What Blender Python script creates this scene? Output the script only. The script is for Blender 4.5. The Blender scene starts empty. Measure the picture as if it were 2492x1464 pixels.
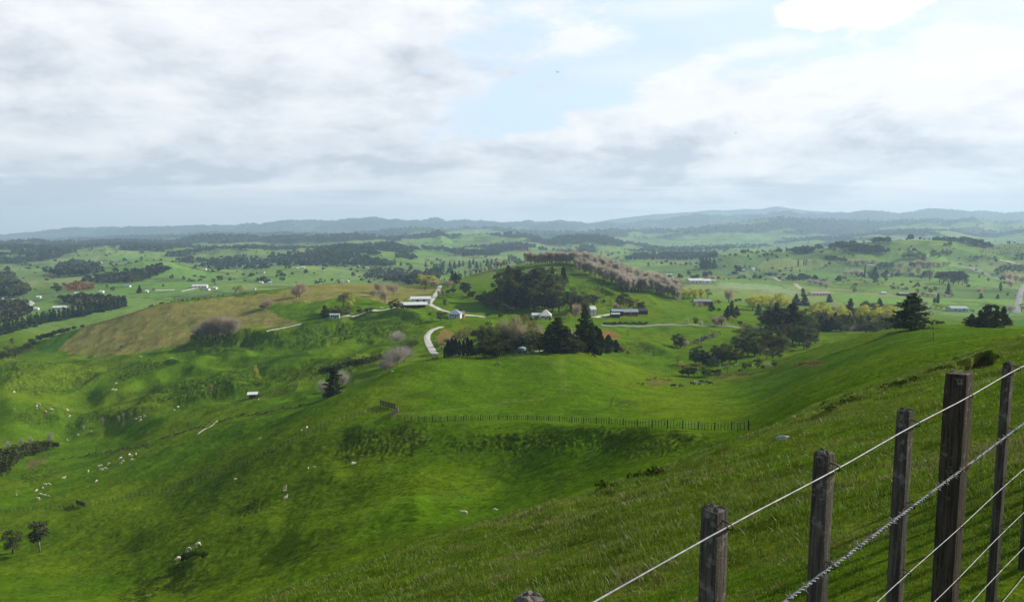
import bpy, bmesh, math, random
import numpy as np
from mathutils import Vector, Matrix
random.seed(11)
RNG = np.random.default_rng(11)
SC = bpy.context.scene
COL = SC.collection
R = math.radians
# ------------------------------------------------------------------ camera
# the photograph is 2492x1464; F is its focal length in those pixels, HY the row of eye level
W, H, F, CX, CY, HY = 2492.0, 1464.0, 1700.0, 1246.0, 732.0, 560.0
PITCH = math.atan((CY - HY) / F)
cam_d = bpy.data.cameras.new('camera'); cam = bpy.data.objects.new('camera', cam_d); COL.objects.link(cam)
cam_d.sensor_width = 36.0; cam_d.lens = 36.0 * F / W
cam_d.clip_start = 0.05; cam_d.clip_end = 60000.0
cam.location = (0, 0, 0); cam.rotation_euler = (math.pi / 2 - PITCH, 0, 0)
SC.camera = cam
# ------------------------------------------------------------------ light
SUN_AZ, SUN_EL = R(72), R(29)          # azimuth clockwise from straight ahead (+Y)
SUN_DIR = Vector((math.sin(SUN_AZ) * math.cos(SUN_EL), math.cos(SUN_AZ) * math.cos(SUN_EL), math.sin(SUN_EL)))
sun_d = bpy.data.lights.new('sun', 'SUN'); sun = bpy.data.objects.new('sun', sun_d); COL.objects.link(sun)
sun_d.energy = 5.0; sun_d.angle = R(0.55); sun_d.color = (1.0, 0.925, 0.80)
sun.rotation_euler = SUN_DIR.to_track_quat('Z', 'Y').to_euler()
SC.view_settings.view_transform = 'Standard'; SC.view_settings.look = 'None'
SC.view_settings.exposure = 0.40; SC.view_settings.gamma = 1.0; SC.view_settings.use_curve_mapping = False
SC.render.engine = 'CYCLES'
cy = SC.cycles
cy.use_denoising = True
try: cy.denoiser = 'OPENIMAGEDENOISE'
except Exception: pass
cy.max_bounces = 5; cy.diffuse_bounces = 3; cy.glossy_bounces = 2; cy.transmission_bounces = 2
cy.volume_bounces = 1; cy.transparent_max_bounces = 8; cy.caustics_reflective = False; cy.caustics_refractive = False

class NT:
    """short hand for building node trees"""
    def __init__(s, nt):
        s.nt = nt; nt.nodes.clear()
    def n(s, typ, **kw):
        nd = s.nt.nodes.new(typ)
        for k, v in kw.items(): setattr(nd, k, v)
        return nd
    def put(s, sock, v):
        if isinstance(v, bpy.types.NodeSocket): s.nt.links.new(v, sock)
        elif v is not None: sock.default_value = v
    def m(s, op, a, b=None, c=None, clamp=False):
        nd = s.n('ShaderNodeMath', operation=op); nd.use_clamp = clamp
        s.put(nd.inputs[0], a)
        if b is not None: s.put(nd.inputs[1], b)
        if c is not None: s.put(nd.inputs[2], c)
        return nd.outputs[0]
    def ss(s, x, a, b, lo=0.0, hi=1.0):
        nd = s.n('ShaderNodeMapRange', interpolation_type='SMOOTHSTEP')
        s.put(nd.inputs[0], x)
        for i, v in ((1, a), (2, b), (3, lo), (4, hi)): s.put(nd.inputs[i], v)
        return nd.outputs[0]
    def noise(s, vec, scale, detail=5, rough=0.5, dist=0.0, col=False):
        nd = s.n('ShaderNodeTexNoise')
        if vec is not None: s.put(nd.inputs['Vector'], vec)
        nd.inputs['Scale'].default_value = scale; nd.inputs['Detail'].default_value = detail
        nd.inputs['Roughness'].default_value = rough; nd.inputs['Distortion'].default_value = dist
        return nd.outputs['Color' if col else 'Fac']
    def mix(s, f, a, b, blend='MIX'):
        nd = s.n('ShaderNodeMix', data_type='RGBA', blend_type=blend)
        s.put(nd.inputs[0], f)
        for i, v in ((6, a), (7, b)):
            if isinstance(v, (tuple, list)) and len(v) == 3: v = (*v, 1.0)
            s.put(nd.inputs[i], v)
        return nd.outputs[2]
    def xyz(s, x, y, z):
        nd = s.n('ShaderNodeCombineXYZ')
        for i, v in enumerate((x, y, z)): s.put(nd.inputs[i], v)
        return nd.outputs[0]
    def sep(s, v):
        nd = s.n('ShaderNodeSeparateXYZ'); s.put(nd.inputs[0], v); return nd.outputs
    def ramp(s, f, stops):
        nd = s.n('ShaderNodeValToRGB'); s.put(nd.inputs[0], f)
        e = nd.color_ramp.elements
        while len(e) < len(stops): e.new(0.5)
        for el, (p, c) in zip(e, stops): el.position = p; el.color = (*c, 1.0)
        return nd.outputs[0]
    def mapping(s, v, loc=(0, 0, 0), rot=(0, 0, 0), sc=(1, 1, 1)):
        nd = s.n('ShaderNodeMapping'); s.put(nd.inputs[0], v)
        nd.inputs[1].default_value = loc; nd.inputs[2].default_value = rot; nd.inputs[3].default_value = sc
        return nd.outputs[0]

# ------------------------------------------------------------------ sky
world = bpy.data.worlds.new('World'); SC.world = world; world.use_nodes = True
def build_sky():
    k = NT(world.node_tree)
    out = k.n('ShaderNodeOutputWorld'); bg = k.n('ShaderNodeBackground')
    ST = 0.1
    bg.inputs['Strength'].default_value = ST
    sky = k.n('ShaderNodeTexSky', sky_type='NISHITA'); sky.sun_disc = False
    sky.sun_elevation = SUN_EL; sky.sun_rotation = SUN_AZ
    sky.altitude = 300; sky.air_density = 1.0; sky.dust_density = 1.2; sky.ozone_density = 1.0
    d = k.n('ShaderNodeTexCoord').outputs['Generated']
    x, y, z = k.sep(d)[:3]
    el = k.m('ARCSINE', z)                       # elevation, radians
    az = k.m('ARCTAN2', x, y)                    # azimuth, radians, + to the right
    zz = k.m('ADD', k.m('MAXIMUM', z, 0.0), 0.085)
    P = k.xyz(k.m('DIVIDE', x, zz), k.m('DIVIDE', y, zz), 0.0)
    Pw = k.mapping(P, loc=(3.1, 1.7, 0.4), rot=(0, 0, R(-14)), sc=(0.62, 1.0, 1.0))
    big = k.noise(Pw, 0.55, 11, 0.60, 0.35)
    Pv = k.mapping(P, loc=(7.9, 4.2, 1.3), rot=(0, 0, R(9)), sc=(0.5, 1.0, 1.0))
    shade = k.noise(Pv, 0.9, 11, 0.60, 0.3)
    D = k.mapping(d, loc=(2.3, 0.7, 5.1), sc=(1, 1, 2.6))
    puff = k.noise(D, 6.0, 12, 0.64, 0.25); puff2 = k.noise(k.mapping(D, loc=(1.7, 4.1, .6)), 7.5, 12, 0.62, 0.2)
    soft = k.noise(D, 3.2, 6, 0.5, 0.3)
    mid = k.noise(k.mapping(d, loc=(6.2, 1.9, 3.3), rot=(0, R(-18), 0), sc=(1, 1, 2.2)), 4.2, 11, 0.58, 0.5)
    # clear pale-blue gap high on the right, with ragged edges
    warp = k.m('MULTIPLY', k.m('SUBTRACT', puff, 0.5), 0.30)
    warps = k.m('MULTIPLY', k.m('SUBTRACT', soft, 0.5), 0.30)
    wsum = k.m('ADD', warp, warps)
    elw = k.m('ADD', el, k.m('MULTIPLY', wsum, 0.75))
    azw = k.m('ADD', az, k.m('MULTIPLY', wsum, 2.0))
    top = k.m('ADD', R(8.0), k.m('MULTIPLY', az, 0.15))
    gap = k.m('MULTIPLY', k.ss(azw, R(-3), R(6)), k.ss(k.m('SUBTRACT', elw, top), R(-0.6), R(1.7)))
    # small blue tears in the left-hand cloud
    tear = k.m('MULTIPLY', k.ss(big, 0.43, 0.30), k.ss(el, R(8), R(13)))
    clear = k.m('MAXIMUM', gap, k.m('MULTIPLY', tear, 0.8))
    # puffs floating in the gap
    def puffball(a0, e0, ra, re, edge=0.22):
        da = k.m('DIVIDE', k.m('SUBTRACT', az, R(a0)), R(ra)); de = k.m('DIVIDE', k.m('SUBTRACT', el, R(e0)), R(re))
        r2 = k.m('SQRT', k.m('ADD', k.m('MULTIPLY', da, da), k.m('MULTIPLY', de, de)))
        r2 = k.m('ADD', r2, k.m('ADD', k.m('MULTIPLY', warp, 13.0), k.m('MULTIPLY', warps, 5.0)))
        return k.ss(r2, 1.0 + edge, 1.0 - edge)
    pb = k.m('MAXIMUM', puffball(24.6, 15.4, 3.9, 1.2), k.m('MULTIPLY', puffball(19.5, 13.4, 3.6, 0.7, 0.55), 0.7))
    for q in ((34.0, 15.5, 4.2, 2.0, 0.9, .45), (32.0, 10.9, 4.0, 0.7, 0.6, .8), (4.0, 14.4, 4.2, 1.5, 0.6, .85), (12.5, 16.6, 5.0, 0.7, .8, .5), (9, 12.3, 5, .8, .9, .4)):
        pb = k.m('MAXIMUM', pb, k.m('MULTIPLY', puffball(*q[:5]), q[5]))
    clear = k.m('MULTIPLY', clear, k.m('SUBTRACT', 1.0, pb))
    # how grey the cloud base is: billowy above, streaky near the horizon, brighter toward the sun (right)
    right = k.ss(azw, R(-24), R(12))
    bil = k.m('ADD', k.m('MULTIPLY', puff2, 0.50), k.m('ADD', k.m('MULTIPLY', mid, 0.40), k.m('MULTIPLY', big, 0.20)))
    low = k.ss(el, R(6.0), R(2.5))
    tex = k.n('ShaderNodeMix'); k.put(tex.inputs[0], low); k.put(tex.inputs[2], bil); k.put(tex.inputs[3], k.m('ADD', k.m('MULTIPLY', shade, .7), k.m('MULTIPLY', mid, .4)))
    g = k.m('ADD', k.m('MULTIPLY', tex.outputs[0], 4.0), k.m('ADD', k.m('MULTIPLY', soft, 1.2), 0.60 - 4.0 * .55 - .60))        # ~0.8 mean
    bands = k.m('MULTIPLY', k.ss(elw, R(2.6), R(4.3)), k.ss(elw, R(7.6), R(4.8)))
    g = k.m('ADD', g, k.m('MULTIPLY', bands, 0.30))
    g = k.m('SUBTRACT', g, k.m('MULTIPLY', right, 0.17))
    g = k.m('SUBTRACT', g, k.m('MULTIPLY', k.m('MULTIPLY', k.ss(elw, R(5.5), R(8.5)), right), 0.16))
    grey = k.ramp(g, [(0.15, (0.79, 0.795, 0.81)), (0.48, (0.69, 0.715, 0.76)), (0.78, (0.57, 0.605, 0.66)), (1.0, (0.46, 0.50, 0.56))])
    # low, distant streaky cloud fades into a pale blue-grey horizon band
    hz = k.ss(el, R(4.2), R(0.2))
    hcol = k.mix(right, (0.47, 0.54, 0.64), (0.56, 0.63, 0.71))
    grey = k.mix(k.m('MULTIPLY', hz, 0.70), grey, hcol)
    white = k.mix(k.m('MULTIPLY', pb, 0.9), grey, (0.83, 0.83, 0.83))
    cl = k.n('ShaderNodeVectorMath', operation='SCALE'); k.put(cl.inputs[0], white); cl.inputs[3].default_value = 1.0 / ST
    # thin veil over the blue
    veil = k.n('ShaderNodeVectorMath', operation='SCALE')
    k.put(veil.inputs[0], k.mix(k.ss(azw, R(4), R(30)), (0.57, 0.705, 0.86), (0.67, 0.78, 0.86))); veil.inputs[3].default_value = 1.0 / ST
    blue = k.mix(0.93, sky.outputs[0], veil.outputs[0])
    colr = k.mix(clear, cl.outputs[0], blue)
    # unseen sky overhead and behind is cleared of cloud to cut ambient fill: clear sky above 24 degrees
    up = k.ss(k.m('ADD', el, k.m('MULTIPLY', wsum, 0.8)), R(20), R(30))
    back = k.ss(y, 0.35, -0.1)
    ov = k.m('MAXIMUM', up, k.m('MULTIPLY', back, .75))
    colr = k.mix(k.m('MULTIPLY', ov, .9), colr, sky.outputs[0])
    k.put(bg.inputs['Color'], colr); k.put(out.inputs['Surface'], bg.outputs[0])
build_sky()
# ------------------------------------------------------------------ terrain maths
def tdown(py):                       # z/Y of the ray through photo row py (positive = below eye level)
    return np.tan(np.arctan((np.asarray(py, float) - CY) / F) + PITCH)
def proj(X, Y, Z):                   # world -> photo pixel
    c, s = math.cos(PITCH), math.sin(PITCH)
    dep = Y * c - Z * s; up = Y * s + Z * c
    return CX + F * X / dep, CY - F * up / dep
def ray_u(px, py):
    zc = (CY - py) / F
    return ((px - CX) / F) / (math.cos(PITCH) + zc * math.sin(PITCH))

def _hash(ix, iy, seed):
    h = (ix.astype(np.int64) * 374761393 + iy.astype(np.int64) * 668265263 + seed * 974634777) & 0xFFFFFFFF
    h = ((h ^ (h >> 13)) * 1274126177) & 0xFFFFFFFF
    h = (h ^ (h >> 16)) & 0xFFFFFF
    return h.astype(np.float64) / 0xFFFFFF
def vnoise(x, y, seed=0):
    x = np.asarray(x, float); y = np.asarray(y, float)
    ix = np.floor(x); iy = np.floor(y); fx = x - ix; fy = y - iy
    fx = fx * fx * fx * (fx * (fx * 6 - 15) + 10); fy = fy * fy * fy * (fy * (fy * 6 - 15) + 10)
    a = _hash(ix, iy, seed); b = _hash(ix + 1, iy, seed); c = _hash(ix, iy + 1, seed); d = _hash(ix + 1, iy + 1, seed)
    return (a + (b - a) * fx) * (1 - fy) + (c + (d - c) * fx) * fy
def fbm(x, y, octv=4, seed=0, gain=0.5):
    s = 0.0; amp = 1.0; tot = 0.0
    for i in range(octv):
        s = s + amp * vnoise(x * 2 ** i + 17.3 * i, y * 2 ** i - 9.1 * i, seed + i); tot += amp; amp *= gain
    return s / tot
def sstep(x, a, b):
    t = np.clip((x - a) / (b - a), 0, 1); return t * t * (3 - 2 * t)

def pchip(x, y, xi):
    x = np.asarray(x, float); y = np.asarray(y, float)
    h = np.diff(x); dl = np.diff(y) / h; m = np.zeros_like(y)
    for i in range(1, len(x) - 1):
        if dl[i - 1] * dl[i] > 0:
            w1 = 2 * h[i] + h[i - 1]; w2 = h[i] + 2 * h[i - 1]
            m[i] = (w1 + w2) / (w1 / dl[i - 1] + w2 / dl[i])
    m[0] = dl[0]; m[-1] = dl[-1]
    xi = np.clip(xi, x[0], x[-1]); j = np.clip(np.searchsorted(x, xi) - 1, 0, len(x) - 2)
    t = (xi - x[j]) / h[j]
    return ((1 + 2 * t) * (1 - t) ** 2 * y[j] + t * (1 - t) ** 2 * h[j] * m[j] + t * t * (3 - 2 * t) * y[j + 1] + t * t * (t - 1) * h[j] * m[j + 1])

# fence line of the foreground: passes 1 m in front of the camera, running away to the right
FA = R(49.0); FN = np.array([-math.cos(FA), math.sin(FA)]); FD = np.array([math.sin(FA), math.cos(FA)])
def plane_z(X, Y):                   # the near slope, falling away from the fence line
    q = X * FN[0] + Y * FN[1]
    return np.where(q > 1, -2.0 - (q - 1) * 0.46, -2.0 + (1 - q) * 0.35)
# photo columns: far end of the near slope (its crest), then (distance Y, photo row) down, across the valley and up again
PROF = {
 -900: (11, [(22,1640),(60,1620),(95,1560),(120,1470),(160,1370),(200,1250),(260,1150),(320,1060),(400,960),(470,905),(560,885),(700,815),(950,742),(1300,695),(1700,665)]),
 -300: (11, [(22,1640),(60,1600),(90,1530),(110,1464),(140,1390),(165,1320),(200,1225),(250,1150),(300,1070),(360,975),(430,905),(480,878),(540,880),(620,845),(700,805),(950,742),(1300,695),(1700,660)]),
 0:    (12, [(24,1620),(50,1570),(80,1520),(105,1464),(130,1400),(150,1345),(175,1275),(200,1210),(230,1170),(260,1130),(300,1050),(340,980),(400,910),(450,876),(480,880),(560,870),(700,803),(950,742),(1300,692),(1700,656)]),
 200:  (14, [(26,1600),(45,1550),(80,1495),(100,1464),(130,1380),(150,1315),(175,1240),(200,1192),(240,1140),(262,1118),(300,1078),(335,1020),(375,965),(420,920),(470,885),(510,868),(560,830),(605,797),(640,818),(720,822),(850,755),(1000,718),(1300,685),(1700,650)]),
 400:  (16, [(26,1560),(45,1530),(75,1490),(92,1460),(105,1415),(125,1330),(150,1255),(178,1190),(205,1135),(240,1085),(265,1058),(300,1018),(340,972),(385,925),(430,890),(470,864),(520,820),(570,780),(620,738),(655,752),(720,775),(800,768),(1000,708),(1300,674),(1700,645)]),
 600:  (17, [(27,1500),(45,1482),(70,1450),(95,1385),(115,1300),(132,1240),(150,1175),(167,1120),(190,1082),(218,1050),(240,1026),(265,1010),(300,970),(345,925),(390,888),(440,850),(490,818),(550,768),(600,738),(650,712),(690,726),(740,748),(830,745),(1000,706),(1300,674),(1700,645)]),
 800:  (18, [(28,1440),(45,1425),(70,1385),(90,1325),(110,1250),(130,1172),(150,1098),(167,1042),(190,1005),(218,968),(245,972),(275,955),(305,925),(345,888),(390,855),(435,825),(475,796),(505,775),(560,738),(620,712),(690,690),(730,705),(780,724),(870,722),(1000,704),(1300,675),(1700,645)]),
 1000: (19, [(29,1362),(45,1352),(68,1325),(88,1282),(102,1225),(116,1165),(132,1105),(146,1055),(158,1022),(178,985),(208,930),(238,882),(262,892),(300,892),(335,870),(370,842),(405,816),(440,786),(475,764),(520,750),(555,738),(600,725),(660,705),(715,694),(760,710),(830,716),(950,698),(1300,668),(1700,640)]),
 1200: (20.5,[(32,1286),(45,1282),(65,1272),(88,1250),(100,1218),(112,1168),(122,1112),(131,1056),(140,1034),(152,1020),(175,985),(205,935),(240,885),(266,863),(300,868),(335,852),(372,816),(420,790),(465,772),(510,762),(560,738),(620,712),(700,682),(775,654),(820,664),(1000,680),(1300,662),(1700,636)]),
 1400: (20.5,[(32,1228),(45,1224),(65,1208),(85,1182),(98,1148),(108,1105),(118,1058),(127,1034),(138,1026),(165,985),(205,930),(245,880),(275,855),(310,862),(350,848),(400,812),(450,785),(500,765),(560,732),(640,690),(720,658),(785,637),(825,648),(1000,668),(1300,648),(1700,634)]),
 1600: (22, [(34,1164),(48,1160),(64,1148),(80,1115),(92,1076),(104,1045),(118,1028),(150,1000),(200,960),(250,926),(295,904),(320,894),(360,866),(400,832),(450,793),(500,770),(560,746),(620,722),(675,700),(720,708),(850,706),(950,692),(1200,668),(1600,640)]),
 1800: (25, [(36,1084),(50,1082),(66,1070),(84,1052),(100,1040),(130,1010),(180,970),(230,938),(272,912),(305,892),(335,876),(370,848),(410,820),(450,797),(520,778),(600,765),(700,745),(850,716),(1000,695),(1300,665),(1700,642)]),
 2000: (32, [(42,988),(55,984),(75,966),(110,938),(150,910),(200,880),(240,856),(272,842),(300,850),(350,852),(430,815),(520,790),(600,778),(700,760),(850,735),(1000,711),(1300,675),(1700,648)]),
 2200: (42, [(52,914),(64,904),(85,884),(115,858),(150,836),(200,812),(245,797),(280,803),(340,815),(420,808),(520,794),(600,778),(750,762),(900,733),(1100,700),(1300,675),(1700,645)]),
 2400: (50, [(62,866),(80,846),(110,822),(150,810),(190,801),(228,793),(270,802),(340,816),(440,815),(600,795),(750,768),(900,738),(1100,704),(1300,678),(1700,645)]),
 2700: (60, [(75,842),(110,815),(150,806),(200,800),(250,806),(340,820),(440,818),(600,798),(750,770),(900,740),(1100,705),(1300,678),(1700,645)]),
 3500: (60, [(75,840),(110,815),(150,806),(200,800),(250,806),(340,820),(440,818),(600,798),(750,770),(900,740),(1100,705),(1300,678),(1700,645)]),
}
def lin(a, b, n): return np.linspace(a, b, n, endpoint=False)
VV = np.concatenate([lin(math.log(0.7), math.log(14), 120), lin(math.log(14), math.log(85), 150), lin(math.log(85), math.log(170), 210),
                     lin(math.log(170), math.log(520), 250), lin(math.log(520), math.log(1000), 130), lin(math.log(1000), math.log(15800), 310)])
ug = [0.80]
while ug[-1] < 2.6: ug.append(ug[-1] + max(0.0014, (ug[-1] - 0.795) * 0.12))
ug = np.array(ug[1:])
UU = np.concatenate([-ug[::-1], np.linspace(-0.80, 0.80, 1180), ug])
YV = np.exp(VV)

def build_heights():
    cols = sorted(PROF); uc = np.array([(c - CX) / F * 1.01 for c in cols])
    T = np.zeros((len(cols), len(VV)))
    for i, c in enumerate(cols):
        yc, pts = PROF[c]
        ys = [0.4, 1.2, 3.0, 6.0, 11.0] ; ys = [y for y in ys if y < yc * 0.72] + [yc]
        tt = [float(-plane_z(uc[i] * y, y) / y) for y in ys]
        ys += [p[0] for p in pts]; tt += [float(tdown(p[1])) for p in pts]
        T[i] = pchip(np.log(ys), tt, VV)
    # smooth cubic (Catmull-Rom) across the columns
    m = np.zeros_like(T)
    for i in range(len(cols)):
        a, b = max(i - 1, 0), min(i + 1, len(cols) - 1)
        m[i] = (T[b] - T[a]) / (uc[b] - uc[a])
    ui = np.clip(UU, uc[0], uc[-1]); j = np.clip(np.searchsorted(uc, ui) - 1, 0, len(uc) - 2)
    h = (uc[j + 1] - uc[j]); t = ((ui - uc[j]) / h)[:, None]; h = h[:, None]
    G = ((1 + 2 * t) * (1 - t) ** 2 * T[j] + t * (1 - t) ** 2 * h * m[j] + t * t * (3 - 2 * t) * T[j + 1] + t * t * (t - 1) * h * m[j + 1])
    Z = -G * YV[None, :]
    U2 = UU[:, None] + 0 * YV[None, :]; Y2 = YV[None, :] + 0 * U2; X2 = U2 * Y2
    # the near slope itself is an exact plane, blended into the profiles
    ycrest = np.interp(UU, uc, [PROF[c][0] for c in cols])[:, None]
    w = 1 - sstep(Y2 / ycrest, 0.55, 1.0)
    Z = w * plane_z(X2, Y2) + (1 - w) * Z
    return X2, Y2, Z
X2, Y2, Z2 = build_heights()

RIDGES = [  # name, distance, widths (ln Y) before and behind, crest in photo pixels, roughness (m), bush cover 0..1
 ('hill_right',   1900, .16, .22, [(1700,628),(1800,618),(1960,612),(2060,596),(2110,590),(2170,586),(2260,584),(2330,590),(2420,596),(2600,590)], 5, -.55),
 ('low_knolls',   1500, .10, .14, [(-300,672),(0,668),(120,664),(200,660),(290,646),(350,634),(400,633),(450,642),(500,655),(590,661),(680,652),(740,650),(800,658),(900,668)], 3, -.5),
 ('valley_ridge',  2450, .12, .18, [(-300,624),(0,619),(110,611),(190,615),(260,607),(340,614),(450,617),(540,607),(600,606),(660,614),(760,613),(840,604),(900,607),(980,614),(1080,622),(1160,620),(1260,626)], 6, .15),
 ('knolls_left',  2100, .14, .20, [(-300,640),(0,640),(150,650),(260,640),(330,632),(372,629),(430,633),(480,634),(540,640),(640,636),(740,634),(840,622),(900,620),(980,622),(1060,640),(1150,640)], 4, -.25),
 ('bush_left',    2900, .16, .22, [(-300,600),(0,602),(150,606),(300,599),(420,603),(520,606),(620,604),(700,606),(820,606),(900,599),(960,596),(1010,606),(1100,612),(1180,614),(1250,605),(1330,612),(1400,622),(1500,636)], 9, .25),
 ('bush_hills',   4000, .16, .24, [(-300,592),(0,594),(60,590),(90,586),(130,594),(200,592),(300,588),(420,592),(500,578),(560,576),(640,581),(700,578),(780,573),(870,572),(960,578),(1000,575),(1050,572),(1075,567),(1100,576),(1160,572),(1240,570),(1280,574),(1330,588),(1380,578),(1430,573),(1480,580),(1560,602),(1640,606)], 12, .62),
 ('bush_right',   4600, .14, .22, [(1860,596),(1960,586),(2060,578),(2150,568),(2200,562),(2290,562),(2360,574),(2420,578),(2492,566),(2700,566)], 12, .7),
 ('blue_hills',   6600, .18, .24, [(-300,590),(0,590),(300,578),(500,570),(700,568),(850,570),(950,560),(1000,556),(1090,559),(1200,556),(1320,566),(1420,566),(1480,561),(1560,563),(1640,560),(1700,554),(1780,545),(1840,538),(1900,533),(1980,534),(2060,537),(2150,541),(2230,538),(2300,539),(2340,532),(2365,530),(2410,543),(2492,540),(2700,545)], 14, .95),
 ('far_range',   10300, .16, .22, [(-300,586),(0,576),(90,568),(190,557),(300,556),(450,553),(560,551),(650,545),(700,541),(760,537),(830,537),(900,532),(962,533),(1000,538),(1060,537),(1130,541),(1200,539),(1250,543),(1350,541),(1450,543),(1540,541),(1600,535),(1680,528),(1760,527),(1830,525),(1900,521),(1990,520),(2080,517),(2180,521),(2250,513),(2300,513),(2370,516),(2430,518),(2492,515),(2700,515)], 40, .95),
 ('far_mountain',13600, .05, .09, [(1350,560),(1480,536),(1600,521),(1680,515),(1720,512),(1790,510),(1850,507),(1885,503),(1910,505),(1960,513),(2050,520),(2150,534),(2300,556)], 12, .5),
]
BUSH = np.zeros_like(Z2)
def U_(X, Y): return X / Y
def add_far():
    global Z2
    plain = -99 + 16 * (fbm(X2 / 420, Y2 / 420, 3, 5) - .5) + 5 * (fbm(X2 / 90, Y2 / 90, 2, 9) - .5) - 10 * sstep(Y2, 2500, 7000)
    hilly = sstep(Y2, 1300, 2400) * (1 - sstep(Y2, 6000, 9000)) * (1 - .75 * sstep(U_(X2, Y2), .0, .22))
    nh = fbm(X2 / 620, Y2 / 620, 4, 131, .5); rg = 1 - 2 * np.abs(fbm(X2 / 380, Y2 / 480, 3, 137) - .5)
    plain = plain + hilly * (84 * (nh - .47) + 40 * (rg - .75))
    s = sstep(VV, math.log(1000), math.log(1650))[None, :]
    und = sstep(Y2, 600, 900)
    Z2 = Z2 * (1 - s) + plain * s
    Z2 = Z2 + (1 - s) * und * (7 * (fbm(X2 / 160, Y2 / 160, 3, 21) - .5))
    for name, yr, wf, wb, pts, rough, bush in RIDGES:
        p = np.array(pts, float); u = (p[:, 0] - CX) / F * 1.0
        zc = -tdown(p[:, 1]) * yr
        crest = np.interp(UU, u, zc)[:, None]
        fade = (sstep(UU, u[0] - .02, u[0] + .05) * (1 - sstep(UU, u[-1] - .05, u[-1] + .02)))[:, None]
        wob = 0.05 * (fbm(UU * 6 + yr, UU * 0 + 3.3, 3, 31)[:, None] - .5)
        dv = VV[None, :] - math.log(yr) - wob * 2
        w = np.where(dv < 0, wf, wb)
        bump = np.exp(-(dv / w) ** 2) * fade
        spur = fbm(X2 / (yr * .05), Y2 / (yr * .05), 4, int(yr) % 97) - .5
        add = (crest - Z2) * bump
        hgt = np.maximum(crest + 99, 6)
        add = np.maximum(add, 0) + bump * (1 - bump) * 1.6 * spur * hgt
        Z2 = Z2 + add
        jag = (fbm(X2 / 26, Y2 / 60, 3, 77) - .42)
        Z2 = Z2 + jag * rough * bump * (.8 if yr < 6000 else 1.3)
        bm = sstep(bump * (0.72 + 2.2 * (fbm(X2 / (yr * .055), Y2 / (yr * .08), 4, 40 + int(yr) % 13) - .5)), .80 - .55 * bush, .95 - .55 * bush)
        if yr > 3500: Z2 = Z2 + bump * rough * 2.6 * (fbm(X2 / (yr * .022), Y2 / (yr * .05), 3, 59 + int(yr) % 7) - .5)
        BUSH[:] = np.maximum(BUSH, bm)
add_far()

PX2, PY2 = proj(X2, Y2, Z2)
# rough ground: terracettes and hummocks (photo ellipse, distance range, height in m)
ROUGH = [  # cx, cy, rx, ry, tilt(deg), Ymin, Ymax, amp, kind
 (970,1075,110,38,-6,100,170,.55,'t'),(1260,1075,190,36,3,95,150,.6,'t'),(1520,1080,200,34,5,80,130,.5,'t'),(860,1085,60,36,-20,100,170,.3,'t'),
 (1680,1075,90,22,4,70,120,.4,'t'),(610,1238,36,18,-30,110,150,.45,'t'),(455,1395,60,50,-35,85,125,.5,'h'),(340,1440,60,34,-35,80,120,.5,'h'),
 (920,800,170,32,-9,400,480,1.3,'t'),(780,825,110,24,-4,380,460,1.2,'t'),(570,838,110,24,-6,400,480,1.3,'t'),(500,850,70,18,-4,420,480,1.1,'t'),
 (340,905,80,26,-8,380,460,1.1,'t'),(180,920,90,30,-10,360,450,1.2,'t'),(60,900,100,30,-6,380,470,1.4,'t'),(60,940,90,24,-4,340,430,1.1,'t'),
 (430,960,130,36,-12,300,400,1.0,'t'),(560,930,110,26,-14,300,400,.9,'t'),(260,1020,110,26,-8,280,360,.8,'t'),(110,1020,90,26,-4,280,350,.7,'t'),
 (860,885,140,18,-14,290,370,.8,'h'),(780,905,100,16,-14,280,350,.7,'h'),(980,850,60,24,-30,330,400,.9,'t'),(100,1150,60,20,-16,210,270,.7,'h'),
 (720,905,120,14,-12,290,350,.6,'t'),(2080,975,110,26,-22,28,75,.22,'h'),(2200,930,120,30,-24,30,80,.22,'h'),(1580,1160,60,16,-22,16,36,.20,'h'),(1480,1188,40,14,-18,16,30,.16,'h'),
 (2350,880,90,20,-14,40,90,.3,'h'),(1540,1345,60,34,-20,4,14,.10,'h'),(1960,1010,80,20,-20,22,50,.14,'h'),
 (1490,715,60,34,-10,560,720,1.6,'t'),(1440,705,80,30,-20,580,740,1.6,'t'),(1540,850,50,20,20,300,400,.6,'t'),(1900,800,60,20,0,350,470,1,'h'),
 (1850,640,200,22,0,1100,1700,3,'h'),(2090,680,60,12,0,900,1300,3,'h'),
]
ROUGHM = np.zeros_like(Z2)
CREST_LINES = [  # crest lines of the hummocky valley: photo points, height, width in front and behind (m)
 ([(0,938),(90,925),(180,908),(260,893),(330,882),(400,880),(440,886)], 2.8, 12, 28), ([(230,975),(300,950),(350,925),(420,905),(500,885),(580,868)], 2.9, 11, 26),
 ([(180,1052),(250,1022),(330,1000),(430,975),(520,948),(600,935)], 2.5, 10, 22), ([(470,840),(540,825),(600,815),(680,822),(740,812),(800,795),(860,775),(920,765),(980,768),(1030,775)], 4.6, 13, 26),
 ([(0,1002),(90,1010),(170,1024)], 2.4, 8, 16), ([(840,884),(900,866),(960,850)], 2.2, 8, 18), ([(640,905),(720,885),(800,862),(880,845)], 2.4, 10, 22),
 ([(850,1062),(950,1034),(1100,1032),(1250,1030),(1400,1042),(1550,1056),(1700,1064)], .65, 5, 9), ([(440,1385),(520,1330),(600,1290),(680,1262)], 0.7, 6, 9), ([(330,1330),(450,1270),(560,1215)], 0.6, 6, 9), ([(560,1240),(640,1205),(740,1170),(840,1150)], 0.6, 5, 9),
 ([(700,1330),(800,1290),(920,1255),(1040,1235)], .9, 5, 8), ([(1450,700),(1500,722),(1560,735)], 3, 10, 18), ([(1560,838),(1600,850),(1640,862)], 2, 8, 14)]
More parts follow.
